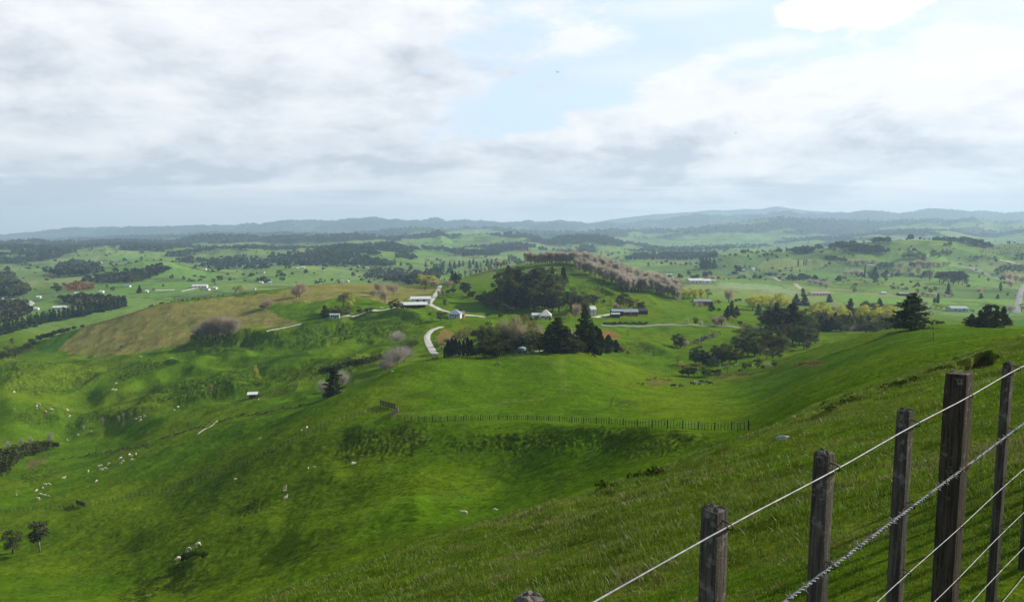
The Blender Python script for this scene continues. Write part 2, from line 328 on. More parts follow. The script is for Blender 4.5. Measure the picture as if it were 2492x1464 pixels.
def hit0(px, py):
    u = ray_u(px, py); t = float(tdown(py)); i = int(np.argmin(np.abs(UU - u))); g = Z2[i] + t * YV
    ok = np.where((g[1:] >= 0) & (g[:-1] < 0) & (YV[1:] > 70))[0]; j = ok[0] if len(ok) else int(np.argmax(np.where(YV > 70, g / YV, -9)))
    return u * YV[j], YV[j]
def add_rough():
    global Z2
    # terracettes follow the contours: noise stretched along them
    wz = fbm(X2 / 4, Y2 / 4, 4, 18, .6) * 3.6
    tz = (.5 + .5 * np.sin(Z2 / .42 * 6.28 + wz * 6)) * .22 + fbm(X2 / 1.1, Y2 / 1.1, 4, 3, .65) * .78
    far_tz = (.5 + .5 * np.sin(Z2 / .9 * 6.28 + wz * 5)) * .22 + fbm(X2 / 2.6, Y2 / 2.6, 4, 4, .65) * .78
    hm = fbm(X2 / 2.2, Y2 / 2.2, 4, 12, .6)
    nh = fbm(X2 / .55, Y2 / .55, 4, 13, .6)
    for cx, cy_, rx, ry, tilt, y0, y1, amp, kind in ROUGH:
        a = R(tilt); dx = PX2 - cx; dy = PY2 - cy_
        ex = (dx * math.cos(a) + dy * math.sin(a)) / rx; ey = (-dx * math.sin(a) + dy * math.cos(a)) / ry
        rr = np.sqrt(ex ** 2 + ey ** 2) + .9 * (fbm(PX2 / 34, PY2 / 15, 3, int(cx)) - .5)
        msk = (1 - sstep(rr, .55, 1.1)) * sstep(Y2, y0 * .93, y0) * (1 - sstep(Y2, y1, y1 * 1.07))
        if not np.any(msk > 0): continue
        n = (far_tz if y0 > 180 else tz) if kind == 't' else (hm if y0 > 60 else nh)
        Z2 = Z2 + msk * amp * (n - .5) * 1.1
        ROUGHM[:] = np.maximum(ROUGHM, msk)
    # spurs, hollows and gullies of the hill country
    kk = sstep(Y2, 95, 150) * (1 - sstep(Y2, 560, 760))
    rid = 1 - 2 * np.abs(fbm(X2 / 34 + 5, Y2 / 46, 3, 161) - .5); rid2 = 1 - 2 * np.abs(fbm(X2 / 15, Y2 / 19 + 8, 3, 163) - .5)
    Z2 = Z2 + kk * (2.3 * (rid - .78) + 1.1 * (rid2 - .78)) * (.5 + .5 * sstep(Y2, 180, 300))
    lv = sstep(Y2, 250, 300) * (1 - sstep(Y2, 470, 540)) * (1 - sstep(PX2, 850, 1050))
    wv = Y2 / 52 + X2 / 150 + 2.4 * (fbm(X2 / 70, Y2 / 70, 3, 171) - .5)
    Z2 = Z2 + lv * 1.3 * (np.sin(wv * 6.283) + .2 * np.sin(wv * 12.9 + 1))
    for pts, amp, wf, wb in CREST_LINES:
        H_ = np.array([hit0(x, y) for x, y in pts]); uc = H_[:, 0] / H_[:, 1]; o_ = np.argsort(uc); uc = uc[o_]; yc = H_[o_, 1]
        Yc = np.interp(UU, uc, yc)[:, None]; d = Y2 - Yc + 5 * (fbm(X2 / 26, Y2 / 60, 2, 181) - .5)
        fade = (sstep(UU, uc[0] - .012, uc[0] + .02) * (1 - sstep(UU, uc[-1] - .02, uc[-1] + .012)))[:, None]
        Z2 = Z2 + fade * amp * np.exp(-(d / np.where(d < 0, wf, wb)) ** 2)
    # gentle unevenness everywhere else
    k = sstep(Y2, 4, 30) * (1 - sstep(Y2, 500, 900))
    Z2 = Z2 + k * (.45 * (fbm(X2 / 9, Y2 / 9, 3, 51) - .5) + .36 * (fbm(X2 / 1.5, Y2 / 1.1, 3, 52, .6) - .5)) + (1 - sstep(Y2, 30, 55)) * sstep(Y2, 3, 8) * (.30 * (fbm(X2 / 2.2, Y2 / 2.2, 3, 54) - .5) + .09 * (fbm(X2 / .6, Y2 / .6, 3, 53) - .5))
add_rough()
def cut(poly, y0, y1, depth):       # a slip: bare earth where the turf has fallen away
    global Z2
    msk = in_poly(PX2 + 26 * (fbm(X2 / 2.2, Y2 / 2.2, 3, 95) - .5), PY2 + 16 * (fbm(X2 / 1.8, Y2 / 1.8, 3, 96) - .5), poly) & (Y2 > y0) & (Y2 < y1)
    Z2 = Z2 - msk * depth * (.6 + .8 * fbm(X2 / 1.2, Y2 / 1.2, 3, 91))
    return msk
def in_poly(px, py, poly):
    ins = np.zeros(px.shape, bool); n = len(poly)
    for i in range(n):
        x1, y1 = poly[i]; x2, y2 = poly[(i + 1) % n]
        if y1 == y2: continue
        c = ((y1 > py) != (y2 > py)) & (px < (x2 - x1) * (py - y1) / (y2 - y1) + x1)
        ins ^= c
    return ins
SLIPS = [([(2302,905),(2330,892),(2370,872),(2400,862),(2440,868),(2410,882),(2360,895),(2330,905)], 18, 100, .55),
         ([(428,1372),(440,1352),(470,1350),(500,1356),(497,1366),(470,1364),(448,1370)], 85, 125, .8)]
SLIPM = np.zeros_like(Z2)
for poly, y0, y1, dp in SLIPS: SLIPM = np.maximum(SLIPM, cut(poly, y0, y1, dp))

# sampling and ray-casting the height field
def height(X, Y):
    X = np.atleast_1d(np.asarray(X, float)); Y = np.atleast_1d(np.asarray(Y, float))
    u = X / Y; v = np.log(Y)
    i = np.clip(np.searchsorted(UU, u) - 1, 0, len(UU) - 2); j = np.clip(np.searchsorted(VV, v) - 1, 0, len(VV) - 2)
    fu = np.clip((u - UU[i]) / (UU[i + 1] - UU[i]), 0, 1); fv = np.clip((v - VV[j]) / (VV[j + 1] - VV[j]), 0, 1)
    return (Z2[i, j] * (1 - fu) * (1 - fv) + Z2[i + 1, j] * fu * (1 - fv) + Z2[i, j + 1] * (1 - fu) * fv + Z2[i + 1, j + 1] * fu * fv)
def hit(px, py, ymin=2.0, ymax=16000.0):
    """first point of the ground seen through photo pixel (px, py)"""
    u = ray_u(px, py); t = float(tdown(py))
    i = int(np.clip(np.searchsorted(UU, u) - 1, 0, len(UU) - 2)); f = (u - UU[i]) / (UU[i + 1] - UU[i])
    z = Z2[i] * (1 - f) + Z2[i + 1] * f
    g = z + t * YV                       # ground minus ray
    ok = np.where((g[1:] >= 0) & (g[:-1] < 0) & (YV[1:] > ymin) & (YV[1:] < ymax))[0]
    if len(ok):
        j = ok[0]; a = g[j] / (g[j] - g[j + 1]); Y = math.exp(VV[j] + a * (VV[j + 1] - VV[j]))
    else:                                # the ray just clears the ground: take the nearest approach
        sel = (YV > ymin) & (YV < ymax)
        j = int(np.argmax(np.where(sel, g / YV, -1e9))); Y = YV[j]
    return np.array([u * Y, Y, float(height(u * Y, Y)[0])])
# ------------------------------------------------------------------ ground colour (albedo, sunnier mid hills painted in) and mesh
def voronoi(x, y, seed):
    ix = np.floor(x); iy = np.floor(y); best = np.full(x.shape, 1e9); sec = np.full(x.shape, 1e9); idv = np.zeros(x.shape)
    for a in (-1, 0, 1):
        for b in (-1, 0, 1):
            jx, jy = ix + a, iy + b
            d = np.maximum(np.abs(jx + .15 + .7 * _hash(jx, jy, seed) - x), np.abs(jy + .15 + .7 * _hash(jx, jy, seed + 1) - y) * .8) \
                + .25 * np.hypot(jx + .15 + .7 * _hash(jx, jy, seed) - x, jy + .15 + .7 * _hash(jx, jy, seed + 1) - y)
            m = d < best
            sec = np.where(m, best, np.minimum(sec, d)); idv = np.where(m, _hash(jx, jy, seed + 2), idv); best = np.where(m, d, best)
    return idv, sec - best
def ground_colour():
    S = Z2.shape
    C = np.empty(S + (3,)); C[:] = (.065, .128, .0045)
    def lay(mask, col): 
        nonlocal C
        C = C * (1 - mask[..., None]) + np.array(col) * mask[..., None]
    # broad drifts of yellower and duller pasture
    n1 = fbm(X2 / 45, Y2 / 45, 4, 61); n2 = fbm(X2 / 9, Y2 / 9, 4, 62); n3 = fbm(X2 / 1.3, Y2 / 1.3, 4, 63)
    near = 1 - sstep(Y2, 25, 60)
    lay(sstep(Y2, 230, 420) * .6, (.085, .160, .0060))  # paler beyond the near slopes: sunnier light on the mid hills painted in
    lay(sstep(n1, .46, .62) * .50, (.112, .160, .0070))
    lay(sstep(n2, .52, .72) * .40, (.052, .088, .007))
    lay(near * .45, (.062, .110, .008))
    lay(near * sstep(n3, .50, .68) * .55, (.105, .125, .018))
    lay(near * sstep(n2, .55, .68) * .35, (.090, .088, .022))
    lay(ROUGHM * sstep(n3, .35, .62) * .75, (.042, .066, .008))
    # paddocks of the plain
    far = sstep(Y2, 620, 900)
    a = R(24); xr = X2 * math.cos(a) - Y2 * math.sin(a); yr = X2 * math.sin(a) + Y2 * math.cos(a)
    wx = (fbm(X2 / 300, Y2 / 300, 2, 71) - .5) * .8
    sc = 150 + 0 * Y2
    idv, edge = voronoi(xr / 190 + wx, yr / 130 + wx, 5)
    pal = np.array([.030, .012, .032]) + 1.45 * np.array([(.068, .155, .016), (.085, .165, .018), (.105, .165, .025), (.060, .125, .020), (.120, .170, .040), (.075, .135, .026), (.090, .185, .020)])
    pc = pal[np.clip((idv * 7).astype(int), 0, 6)]
    C = C * (1 - far[..., None] * .85) + pc * far[..., None] * .85
    lay(far * (1 - sstep(Y2, 2500, 3500)) * (1 - sstep(edge, .0, .035)) * .55, (.040, .055, .020))
    scrub = sstep(fbm(X2 / 60, Y2 / 60, 5, 81, .6), .57, .66)
    lay(far * scrub * .55, (.055, .075, .026))
    # painted zones: polygon in photo pixels, distance range, colour, amount
    Z = [
     ([(140,850),(205,790),(372,742),(620,718),(730,700),(820,684),(915,672),(960,682),(1066,705),(1030,716),(985,728),(955,745),(930,735),(900,728),(845,722),(790,728),(720,736),(640,742),(655,760),(690,775),(735,788),(650,806),(600,808),(520,815),(470,832),(440,838),(400,847),(340,862),(200,864)], 430, 760, (.215,.195,.056), .92),
     ([(206,790),(300,760),(360,740),(376,744),(345,754),(300,772),(212,797)], 500, 700, (.150,.080,.045), .9),
     ([(1062,826),(1070,806),(1085,798),(1104,806),(1112,822),(1090,836),(1070,844)], 300, 480, (.26,.165,.060), .75),
     ([(1462,805),(1485,801),(1508,806),(1511,816),(1490,822),(1465,820)], 330, 460, (.19,.095,.035), .85),
     ([(1572,926),(1590,915),(1620,918),(1638,928),(1610,934),(1580,932)], 200, 340, (.105,.080,.030), .6),
     ([(1742,914),(1790,908),(1835,908),(1840,913),(1790,920),(1745,921)], 200, 340, (.105,.080,.030), .6),
     ([(1928,888),(1960,881),(2000,879),(1998,886),(1960,893),(1930,893)], 150, 300, (.150,.095,.035), .7),
     ([(1742,686),(1850,691),(1905,700),(1955,712),(1930,719),(1850,707),(1750,697)], 800, 1400, (.25,.32,.17), .7),
     ([(1990,650),(2100,656),(2090,660),(1985,655)], 900, 2000, (.20,.26,.12), .6),
     ([(2290,752),(2400,748),(2492,756),(2492,768),(2380,772),(2285,765)], 600, 1000, (.15,.26,.10), .5),
     ([(2330,632),(2492,634),(2492,668),(2400,655),(2330,640)], 900, 2600, (.20,.215,.085), .65),
     ([(2440,786),(2492,776),(2492,800),(2460,800)], 400, 900, (.055,.16,.016), .7),
     ([(95,845),(205,792),(140,852),(120,868)], 400, 620, (.055,.150,.012), .8),
     ([(100,668),(185,655),(190,662),(110,675)], 1200, 2600, (.16,.095,.045), .7),
     ([(60,700),(130,690),(180,702),(100,716)], 900, 1700, (.090,.16,.025), .6),
     ([(150,698),(215,688),(230,704),(170,712)], 900, 1700, (.17,.10,.045), .7),
     ([(60,1132),(100,1110),(120,1112),(80,1138)], 200, 300, (.10,.065,.04), .7),
     ([(1210,640),(1250,634),(1240,646)], 800, 3000, (.15,.11,.05), .5),
     ([(1240,596),(1300,590),(1290,612),(1245,616)], 2300, 3600, (.15,.115,.07), .6),
     ([(960,1000),(975,1003),(1010,1005),(1000,1012),(955,1014)], 120, 190, (.15,.12,.05), .5),
     ([(600,962),(640,962),(650,972),(598,972)], 250, 330, (.13,.085,.05), .6),
     ([(850,1010),(905,985),(960,960),(990,900),(1005,880),(1012,880),(996,905),(968,965),(910,992),(855,1018)], 130, 270, (.085,.115,.030), .35),
     ([(1360,880),(1374,880),(1384,960),(1366,960)], 180, 290, (.095,.135,.025), .4),
     ([(985,1010),(1100,996),(1250,975),(1330,962),(1330,968),(1250,982),(1100,1003),(990,1016)], 150, 260, (.105,.14,.025), .5),
    ]
    jx = (fbm(X2 / 9, Y2 / 9, 4, 88) - .5) * 20; jy = (fbm(X2 / 7, Y2 / 7, 4, 89) - .5) * 11
    for poly, y0, y1, col, amt in Z:
        m = in_poly(PX2 + jx, PY2 + jy, poly) & (Y2 > y0) & (Y2 < y1)
        lay(m * amt, col)
    brown = in_poly(PX2, PY2, Z[0][0]) & (Y2 > 430) & (Y2 < 760)
    lay(brown * sstep(fbm(X2 / 22, Y2 / 10, 5, 64, .6), .50, .66) * .35, (.12, .115, .035)); lay(brown * sstep(fbm(X2 / 38, Y2 / 26, 3, 65), .50, .66) * .45, (.125, .150, .028))
    fh = sstep(Y2, 5500, 8500); lay(fh * .85, (.034, .052, .034)); lay(fh * sstep(fbm(X2 / 420, Y2 / 700, 4, 68, .6), .56, .64) * .8, (.085, .125, .045))
    lay(SLIPM * .9, (.045, .026, .018))
    lay(BUSH * .95, (.020, .034, .018))
    bn = fbm(X2 / 70, Y2 / 90, 4, 66, .6)
    lay(BUSH * sstep(bn, .52, .7) * .5, (.05, .06, .025))
    return C
def build_ground():
    nu, nv = Z2.shape
    me = bpy.data.meshes.new('ground')
    co = np.stack([X2, Y2, Z2], -1).reshape(-1, 3).astype(np.float32)
    i, j = np.meshgrid(np.arange(nu - 1), np.arange(nv - 1), indexing='ij')
    a = i * nv + j
    q = np.stack([a, a + nv, a + nv + 1, a + 1], -1).reshape(-1, 4).astype(np.int32)
    me.vertices.add(len(co)); me.vertices.foreach_set('co', co.ravel())
    me.loops.add(q.size); me.loops.foreach_set('vertex_index', q.ravel())
    me.polygons.add(len(q)); me.polygons.foreach_set('loop_start', np.arange(0, q.size, 4, dtype=np.int32))
    me.polygons.foreach_set('use_smooth', np.ones(len(q), bool))
    at = me.attributes.new('gcol', 'FLOAT_COLOR', 'POINT')
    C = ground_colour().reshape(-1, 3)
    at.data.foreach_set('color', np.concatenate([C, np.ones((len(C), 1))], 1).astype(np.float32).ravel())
    me.update(); me.validate()
    o = bpy.data.objects.new('ground', me); COL.objects.link(o); o['kind'] = 'structure'
    o['label'] = 'rolling green sheep pasture falling to the valley plain'
    mt = bpy.data.materials.new('pasture'); mt.use_nodes = True; k = NT(mt.node_tree)
    out = k.n('ShaderNodeOutputMaterial'); b = k.n('ShaderNodeBsdfPrincipled')
    at = k.n('ShaderNodeAttribute', attribute_name='gcol')
    pos = k.n('ShaderNodeNewGeometry').outputs['Position']
    n1 = k.noise(pos, 0.9, 6, 0.65); n2 = k.noise(pos, 7.0, 5, 0.65); n3 = k.noise(pos, 0.12, 5, 0.6)
    st = k.noise(k.mapping(pos, rot=(0, 0, R(20)), sc=(0.5, 1.6, 6.0)), 0.6, 5, 0.6)
    f = k.m('ADD', k.m('MULTIPLY', n1, .7), k.m('ADD', k.m('MULTIPLY', n2, .7), k.m('MULTIPLY', n3, .5)))
    f = k.m('ADD', f, k.m('MULTIPLY', st, .5))            # mean ~1.2
    f = k.m('ADD', k.m('MULTIPLY', k.m('SUBTRACT', f, 1.2), 2.0), 1.0)
    f = k.m('MINIMUM', k.m('MAXIMUM', f, .35), 1.8)
    sc = k.n('ShaderNodeVectorMath', operation='SCALE'); k.put(sc.inputs[0], at.outputs['Color']); k.put(sc.inputs[3], f)
    hue = k.mix(k.ss(k.m('ADD', k.m('MULTIPLY', n3, .5), k.m('MULTIPLY', n1, .5)), .52, .68, 0.0, .35), sc.outputs[0], (.12, .14, .028))
    k.put(b.inputs['Base Color'], hue)
    b.inputs['Roughness'].default_value = 0.95; b.inputs['Specular IOR Level'].default_value = 0.0
    bump = k.n('ShaderNodeBump'); bump.inputs['Strength'].default_value = 0.55; bump.inputs['Distance'].default_value = 0.12
    k.put(bump.inputs['Height'], k.m('ADD', n1, k.m('MULTIPLY', n2, .5)))
    k.put(b.inputs['Normal'], bump.outputs[0]); k.put(out.inputs['Surface'], b.outputs[0])
    me.materials.append(mt)
    return o
ground = build_ground()
# ------------------------------------------------------------------ object helpers
def tag(o, label=None, cat=None, group=None, kind=None):
    if label: o['label'] = label
    if cat: o['category'] = cat
    if group: o['group'] = group
    if kind: o['kind'] = kind
    return o
def link(name, data, parent=None):
    o = bpy.data.objects.new(name, data); COL.objects.link(o)
    if parent is not None: o.parent = parent
    return o
def empty(name, loc=(0, 0, 0), rz=0.0, sc=1.0):
    o = link(name, None); o.location = loc; o.rotation_euler = (0, 0, rz)
    o.scale = (sc, sc, sc) if np.isscalar(sc) else sc
    o.empty_display_size = .2
    return o
def np_mesh(name, co, quads=None, tris=None, mats=(), mat_idx=None, smooth=False, col=None):
    me = bpy.data.meshes.new(name)
    co = np.asarray(co, np.float32)
    loops = []; starts = []; n = 0
    for arr, k in ((quads, 4), (tris, 3)):
        if arr is None or len(arr) == 0: continue
        arr = np.asarray(arr, np.int32); loops.append(arr.ravel()); starts.append(n + np.arange(0, arr.size, k, dtype=np.int32)); n += arr.size
    loops = np.concatenate(loops); starts = np.concatenate(starts)
    me.vertices.add(len(co)); me.vertices.foreach_set('co', co.ravel())
    me.loops.add(len(loops)); me.loops.foreach_set('vertex_index', loops)
    me.polygons.add(len(starts)); me.polygons.foreach_set('loop_start', starts)
    if mat_idx is not None: me.polygons.foreach_set('material_index', np.asarray(mat_idx, np.int32))
    if smooth: me.polygons.foreach_set('use_smooth', np.ones(len(starts), bool))
    for m in mats: me.materials.append(m)
    if col is not None:
        a = me.attributes.new('col', 'FLOAT_COLOR', 'POINT')
        a.data.foreach_set('color', np.concatenate([col, np.ones((len(col), 1))], 1).astype(np.float32).ravel())
    me.update(); me.validate()
    return me
class MB:
    """collects boxes, tubes and loose polygons; build() makes ONE mesh of them"""
    def __init__(s): s.v = []; s.f = []; s.mi = []; s.cur = 0
    def add(s, vs, fs):
        n = len(s.v); s.v += [tuple(map(float, v)) for v in vs]; s.f += [tuple(i + n for i in f) for f in fs]; s.mi += [s.cur] * len(fs); return s
    def box(s, x0, x1, y0, y1, z0, z1):
        return s.add([(x0, y0, z0), (x1, y0, z0), (x1, y1, z0), (x0, y1, z0), (x0, y0, z1), (x1, y0, z1), (x1, y1, z1), (x0, y1, z1)],
                     [(3, 2, 1, 0), (4, 5, 6, 7), (0, 1, 5, 4), (1, 2, 6, 5), (2, 3, 7, 6), (3, 0, 4, 7)])
    def tube(s, pts, rad, n=6, cap=True):
        pts = [Vector(p) for p in pts]; rad = [rad] * len(pts) if np.isscalar(rad) else rad
        base = len(s.v); ref = Vector((0.13, 0.31, 0.94))
        vs = []
        for i, p in enumerate(pts):
            d = (pts[min(i + 1, len(pts) - 1)] - pts[max(i - 1, 0)]).normalized()
            r = ref if abs(d.dot(ref)) < .95 else Vector((1, 0, 0))
            a = d.cross(r).normalized(); b = d.cross(a)
            for k in range(n):
                t = 2 * math.pi * k / n; vs.append(p + (a * math.cos(t) + b * math.sin(t)) * rad[i])
        fs = [(i * n + k, i * n + (k + 1) % n, (i + 1) * n + (k + 1) % n, (i + 1) * n + k) for i in range(len(pts) - 1) for k in range(n)]
        if cap: fs += [tuple(range(n - 1, -1, -1)), tuple((len(pts) - 1) * n + k for k in range(n))]
        return s.add(vs, fs)
    def mesh(s, name, mats, smooth=False):
        me = bpy.data.meshes.new(name); me.from_pydata(s.v, [], s.f)
        for m in (mats if isinstance(mats, (list, tuple)) else [mats]): me.materials.append(m)
        me.polygons.foreach_set('material_index', np.array(s.mi, np.int32))
        if smooth: me.polygons.foreach_set('use_smooth', np.ones(len(s.f), bool))
        me.update(); return me
    def build(s, name, mats, parent=None, smooth=False):
        return link(name, s.mesh(name, mats, smooth), parent)
def copy_tree(o, parent=None):
    c = o.copy(); COL.objects.link(c)
    if parent is not None: c.parent = parent
    for ch in list(o.children): copy_tree(ch, c)
    return c
MATS = {}
def mat(name, col, rough=.8, var=.25, scale=3.0, metal=0.0, spec=.25, bump=0.0, col2=None, stretch=(1, 1, 1), obj_var=0.0, detail=4):
    """procedural paint, wood, metal or stone: two tones mixed by noise, with bump"""
    if name in MATS: return MATS[name]
    mt = bpy.data.materials.new(name); mt.use_nodes = True; k = NT(mt.node_tree)
    out = k.n('ShaderNodeOutputMaterial'); b = k.n('ShaderNodeBsdfPrincipled')
    oc = k.n('ShaderNodeTexCoord').outputs['Object']
    n = k.noise(k.mapping(oc, sc=stretch), scale, detail, .6)
    c2 = col2 or tuple(c * (1 - var * 1.6) for c in col)
    c = k.mix(k.ss(n, .35, .65), c2, col)
    if obj_var:
        rnd = k.n('ShaderNodeObjectInfo').outputs['Random']
        sc = k.n('ShaderNodeVectorMath', operation='SCALE'); k.put(sc.inputs[0], c)
        k.put(sc.inputs[3], k.m('ADD', k.m('MULTIPLY', rnd, 2 * obj_var), 1 - obj_var)); c = sc.outputs[0]
    k.put(b.inputs['Base Color'], c)
    b.inputs['Roughness'].default_value = rough; b.inputs['Metallic'].default_value = metal; b.inputs['Specular IOR Level'].default_value = spec
    if bump:
        bp = k.n('ShaderNodeBump'); bp.inputs['Strength'].default_value = .8; bp.inputs['Distance'].default_value = bump
        k.put(bp.inputs['Height'], n); k.put(b.inputs['Normal'], bp.outputs[0])
    k.put(out.inputs['Surface'], b.outputs[0]); MATS[name] = mt
    return mt
def leaf_mat(name, c_dark, c_light, trans=.25, ovar=.25, scale=.22):
    """foliage: dark and light leaf clumps, a little light passing through the leaves"""
    if name in MATS: return MATS[name]
    mt = bpy.data.materials.new(name); mt.use_nodes = True; k = NT(mt.node_tree)
    out = k.n('ShaderNodeOutputMaterial')
    pos = k.n('ShaderNodeNewGeometry').outputs['Position']
    n = k.noise(pos, scale, 4, .65); n2 = k.noise(pos, scale * 6, 2, .5)
    c = k.mix(k.ss(k.m('ADD', k.m('MULTIPLY', n, .65), k.m('MULTIPLY', n2, .35)), .38, .62), c_dark, c_light)
    rnd = k.n('ShaderNodeObjectInfo').outputs['Random']
    sc = k.n('ShaderNodeVectorMath', operation='SCALE'); k.put(sc.inputs[0], c); k.put(sc.inputs[3], k.m('ADD', k.m('MULTIPLY', rnd, 2 * ovar), 1 - ovar))
    d = k.n('ShaderNodeBsdfDiffuse'); t = k.n('ShaderNodeBsdfTranslucent')
    k.put(d.inputs[0], sc.outputs[0]); k.put(t.inputs[0], sc.outputs[0])
    ms = k.n('ShaderNodeMixShader'); ms.inputs[0].default_value = trans
    k.nt.links.new(d.outputs[0], ms.inputs[1]); k.nt.links.new(t.outputs[0], ms.inputs[2])
    k.put(out.inputs['Surface'], ms.outputs[0]); MATS[name] = mt
    return mt
ORD = 'second third fourth fifth sixth seventh eighth ninth tenth eleventh twelfth thirteenth fourteenth fifteenth sixteenth seventeenth eighteenth nineteenth twentieth'.split()
def ordinal(i, n):
    if i == 0: return 'leftmost'
    if i == n - 1: return 'rightmost'
    return ORD[i - 1] + ' from the left'
# ------------------------------------------------------------------ tree makers (unit height, scaled where they stand)
BARK = mat('bark', (.11, .085, .06), .9, .4, 9, bump=.02)
BARK_PALE = mat('pale_bark', (.30, .28, .24), .9, .3, 9, bump=.02)
LEAF = {
 'pine': leaf_mat('pine_needles', (.022, .034, .014), (.080, .096, .034), .22),
 'pine_far': leaf_mat('plantation_needles', (.022, .038, .022), (.048, .068, .034), .15),
 'round': leaf_mat('evergreen_leaves', (.044, .060, .022), (.150, .165, .056), .35),
 'cypress': leaf_mat('cypress_leaves', (.012, .019, .009), (.032, .042, .016), .12),
 'gum': leaf_mat('gum_leaves', (.040, .052, .026), (.115, .125, .056), .25),
 'willow': leaf_mat('spring_willow_leaves', (.32, .345, .032), (.56, .55, .085), .5, .15),
 'olive': leaf_mat('budding_leaves', (.165, .150, .050), (.29, .26, .095), .4, .2),
 'bare': leaf_mat('bare_twigs', (.40, .325, .225), (.62, .53, .39), .55, .2),
 'grey': leaf_mat('grey_twigs', (.35, .32, .275), (.56, .52, .46), .5, .2),
 'poplar': leaf_mat('poplar_twigs', (.43, .385, .315), (.66, .60, .505), .55, .12),
 'shrub': leaf_mat('shrub_leaves', (.032, .044, .016), (.100, .112, .036), .25),
 'rust': leaf_mat('rust_leaves', (.16, .075, .022), (.30, .150, .040), .25),
}
def cards(cen, size, rng, asp=1.0, up=0.0):
    """leaf cards: one rhombus per centre, randomly turned"""
    n = len(cen)
    a = rng.normal(size=(n, 3)); a /= np.linalg.norm(a, axis=1)[:, None]
    b = rng.normal(size=(n, 3)); b[:, 2] += up
    b -= (b * a).sum(1)[:, None] * a; b /= np.linalg.norm(b, axis=1)[:, None]
    s = (np.asarray(size) * np.ones(n) * rng.uniform(.65, 1.35, n))[:, None]
    v = np.stack([cen - b * s * asp, cen + a * s * .62, cen + b * s * asp, cen - a * s * .62], 1).reshape(-1, 3)
    return v, np.arange(4 * n).reshape(-1, 4)
def lobed(rng, n_lobe, n_leaf, cz, rx, rz, lobe_r, size, hollow=.35, zmin=.06, top_flat=0.0):
    """a crown made of lobes of leaf clumps round an ellipsoid, with gaps between"""
    d = rng.normal(size=(n_lobe, 3)); d /= np.linalg.norm(d, axis=1)[:, None]
    k = rng.uniform(hollow, 1.0, n_lobe)[:, None] ** .6
    L = d * k * np.array([rx, rx, rz]) * .82; L[:, 2] += cz
    r = lobe_r * rng.uniform(.65, 1.25, n_lobe)
    i = rng.integers(0, n_lobe, n_leaf)
    e = rng.normal(size=(n_leaf, 3)); e /= np.linalg.norm(e, axis=1)[:, None]
    e[:, 2] = np.where(e[:, 2] < -.5, -e[:, 2] * .4, e[:, 2])
    P = L[i] + e * (r[i] * rng.uniform(.55, 1.05, n_leaf))[:, None] * np.array([1, 1, .78])
    P = P[P[:, 2] > zmin]
    return cards(P, size, rng, 1.0)
def trunk_mesh(rng, h=.75, r=.022, limbs=5, lean=.03, m=None, spread=.22, z0=.35):
    mb = MB(); lx, ly = rng.normal(0, lean, 2)
    pts = [(0, 0, -.02), (lx * .2, ly * .2, h * .3), (lx * .6, ly * .6, h * .65), (lx, ly, h)]
    mb.tube(pts, [r * 1.3, r, r * .7, r * .25], 6)
    for i in range(limbs):
        t = rng.uniform(z0, .9) * h; a = rng.uniform(0, 6.28); s = spread * rng.uniform(.6, 1.1)
        mb.tube([(lx * t, ly * t, t), (lx * t + math.cos(a) * s * .5, ly * t + math.sin(a) * s * .5, t + .07), (lx * t + math.cos(a) * s, ly * t + math.sin(a) * s, t + .17)], [r * .55, r * .35, r * .12], 4, False)
    return mb.mesh('trunk', m or BARK, True)
def crown_pine(rng, tiers=11, w=.30, irregular=.25, base=.10, n=2600, size=.028, blunt=False):
    P = []
    for k in range(tiers):
        t = k / (tiers - 1); z = base + (1 - base) * t ** .95 * .97
        R_ = w * ((1 - t ** 1.7) ** .9 if blunt else (1 - t) ** .8) * rng.uniform(1 - irregular, 1 + irregular) + .02
        nb = rng.integers(5, 9)
        for b in range(nb):
            a = rng.uniform(0, 6.28); Lb = R_ * rng.uniform(.55, 1.1)
            m = max(6, int(n / (tiers * 6.5) * (Lb / (w * .6) + .25)))
            s = rng.uniform(.12, 1, m) ** .7
            c = np.stack([np.cos(a) * Lb * s, np.sin(a) * Lb * s, z + .05 * s ** 2 - .025 * s + 0 * s], 1)
            c += rng.normal(size=(m, 3)) * np.array([.032, .032, .015]) * (1.1 - .3 * t)
            P.append(c)
    return cards(np.concatenate(P), size, rng, 1.25, .4)
def crown_column(rng, n=1500, w=.11, size=.026):
    z = rng.uniform(.02, 1, n) ** .9
    R_ = w * np.sin(np.clip(z * .92 + .10, 0, 1) * math.pi) ** .55 * (.75 + .5 * vnoise(z * 9, z * 0 + rng.uniform(0, 90), 5))
    a = rng.uniform(0, 6.28, n); s = rng.uniform(.4, 1, n) ** .5
    P = np.stack([np.cos(a) * R_ * s, np.sin(a) * R_ * s, z], 1) + rng.normal(size=(n, 3)) * .012
    return cards(P, size, rng, 1.5, 1.5)
